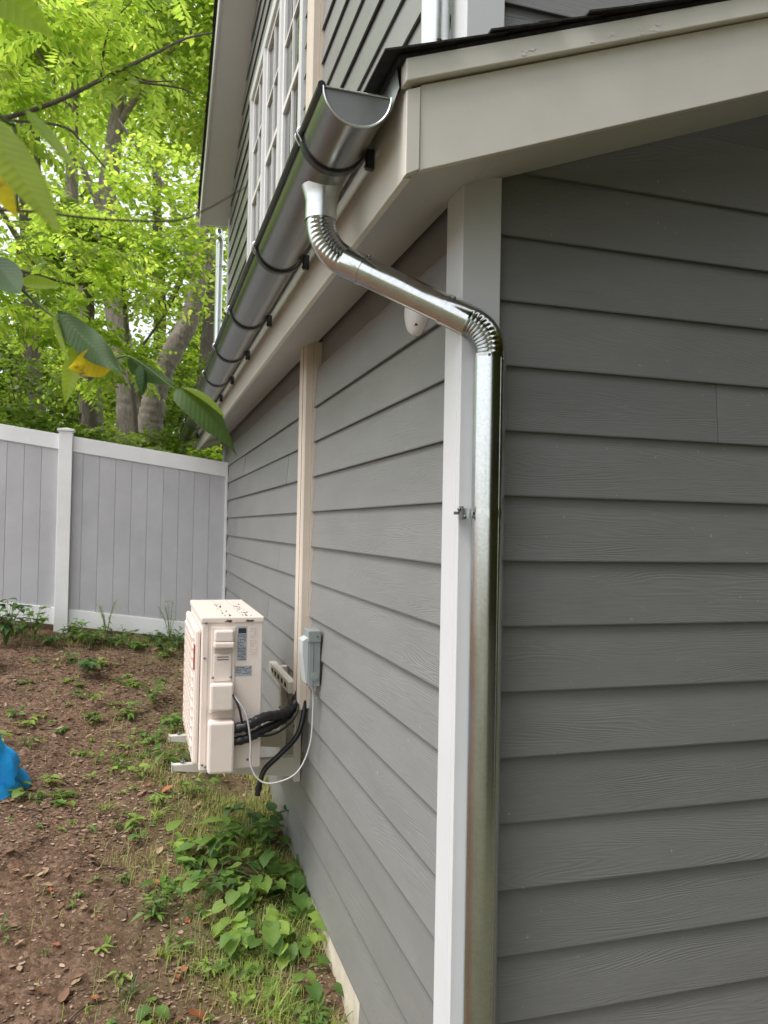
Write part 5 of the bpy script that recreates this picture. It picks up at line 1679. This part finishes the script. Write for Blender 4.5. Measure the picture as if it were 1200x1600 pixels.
n = 52000
x = rng.uniform(-2.6, -0.02, n)
y = 2.6 + 5.7 * rng.uniform(0, 1, n) ** 1.25
dens = 0.55 + 0.45 * np.sin(x * 3.1 + 2) * np.sin(y * 2.4 + x) + 0.35 * (y > 6)
k = rng.uniform(0, 1, n) < dens
x, y = x[k], y[k]
n = len(x)
P = np.stack([x, y, gz(x, y) + 0.004], -1)
V, Fq = singles(P, 0.019, 0.0050, 0.95)
V[:, 2] = np.repeat(P[:, 2], 6) + np.clip(V[:, 2] - np.repeat(P[:, 2], 6), -0.002, 0.006)
big = rng.uniform(0, 1, n) < 0.2
V4 = V.reshape(-1, 6, 3)
V4[big] = P[big][:, None] + (V4[big] - P[big][:, None]) * np.array([2.1, 2.1, 1.6])
V4[:, :, 2] = np.maximum(V4[:, :, 2], P[:, None, 2] - 0.003)
lt = bulk('leaf_litter', V4.reshape(-1, 3), Fq, 'litter')
tag(lt, 'brown bark chips and dead leaf bits strewn over the soil', 'leaf litter', kind='stuff')
tm = MB()
rd = random.Random(4)
for i in range(90):
    x, y = rd.uniform(-1.9, -0.25), rd.uniform(3.0, 7.8)
    a, L = rd.uniform(0, PI), rd.uniform(0.06, 0.22)
    pts = []
    for s_ in range(4):
        xx, yy = x + math.cos(a + 0.3 * s_ * rd.uniform(-1, 1)) * L * s_ / 3, y + math.sin(a) * L * s_ / 3
        pts.append((min(xx, -0.05), yy, float(gz(xx, yy)) + 0.006 + rd.uniform(0, 0.006)))
    tm.tube(smooth_path(pts, 2), rd.uniform(0.0012, 0.003), 5)
tg = build('twig_litter', tm, 'twig', smooth=60, fix=False)
tag(tg, 'small dead twigs scattered over the soil', 'twigs', kind='stuff')

# larger fallen leaves
dead = [leaf_mesh('fallen_leaf', 'dead', L=1, Wd=0.55, fold=0.2 + 0.2 * k, curl=-0.1 - 0.1 * k, nu=7, nv=2, wave=0.03) for k in range(3)]
red = [leaf_mesh('fallen_leaf', 'dead_red', L=1, Wd=0.6, fold=0.35, curl=-0.2, nu=7, nv=2, wave=0.04)]
grn = [leaf_mesh('fallen_leaf', 'weed', L=1, Wd=0.6, fold=0.12, curl=0.05, nu=7, nv=2)]
named = [(-1.10, 3.30, 0.075, 'dead', 'large tan oval leaf lying in the lower left dirt'), (-0.98, 3.10, 0.07, 'dead', 'tan leaf at the bottom edge of the picture'), (-0.55, 3.22, 0.085, 'red', 'rust red curled leaf on dirt near the bottom'),
         (-0.44, 3.62, 0.075, 'red', 'rust red leaf beside the low scalloped weed'), (-0.62, 3.50, 0.055, 'red', 'small orange leaf in the thin grass'), (-0.80, 3.05, 0.07, 'dead', 'pinkish leaf below the lobed weed'),
         (-0.53, 3.76, 0.055, 'dead', 'peach leaf by the feathery weed'), (-0.36, 4.38, 0.075, 'red', 'orange leaf caught in the tall oval clump'), (-0.92, 3.18, 0.065, 'grn', 'flat green leaf fallen on bare dirt'), (-0.69, 5.05, 0.08, 'red', 'orange leaf beside the low weed patch')]
rd = random.Random(8)


def drop(x, y, L, kind, label, group=None):
    z = float(gz(x, y)) + 0.010
    me = rd.choice({'dead': dead, 'red': red, 'grn': grn}[kind])
    o = bpy.data.objects.new('fallen_leaf', me)
    COL.objects.link(o)
    o.location = (x, y, z)
    o.rotation_euler = (rd.uniform(-0.35, 0.35), rd.uniform(-0.3, 0.15), rd.uniform(0, 2 * PI))
    o.scale = (L, L, L)
    return tag(o, label, 'leaf', group)


for (x, y, L, kd, lab) in named:
    drop(x, y, L, kd, lab)
for i in range(240):
    x, y = rd.uniform(-1.8, -0.3), 2.9 + 4.9 * rd.random() ** 1.2
    drop(x, y, rd.uniform(0.028, 0.062), 'dead' if rd.random() < 0.86 else 'red', 'small dry fallen leaf lying on the dirt', 'small fallen leaves on the dirt')
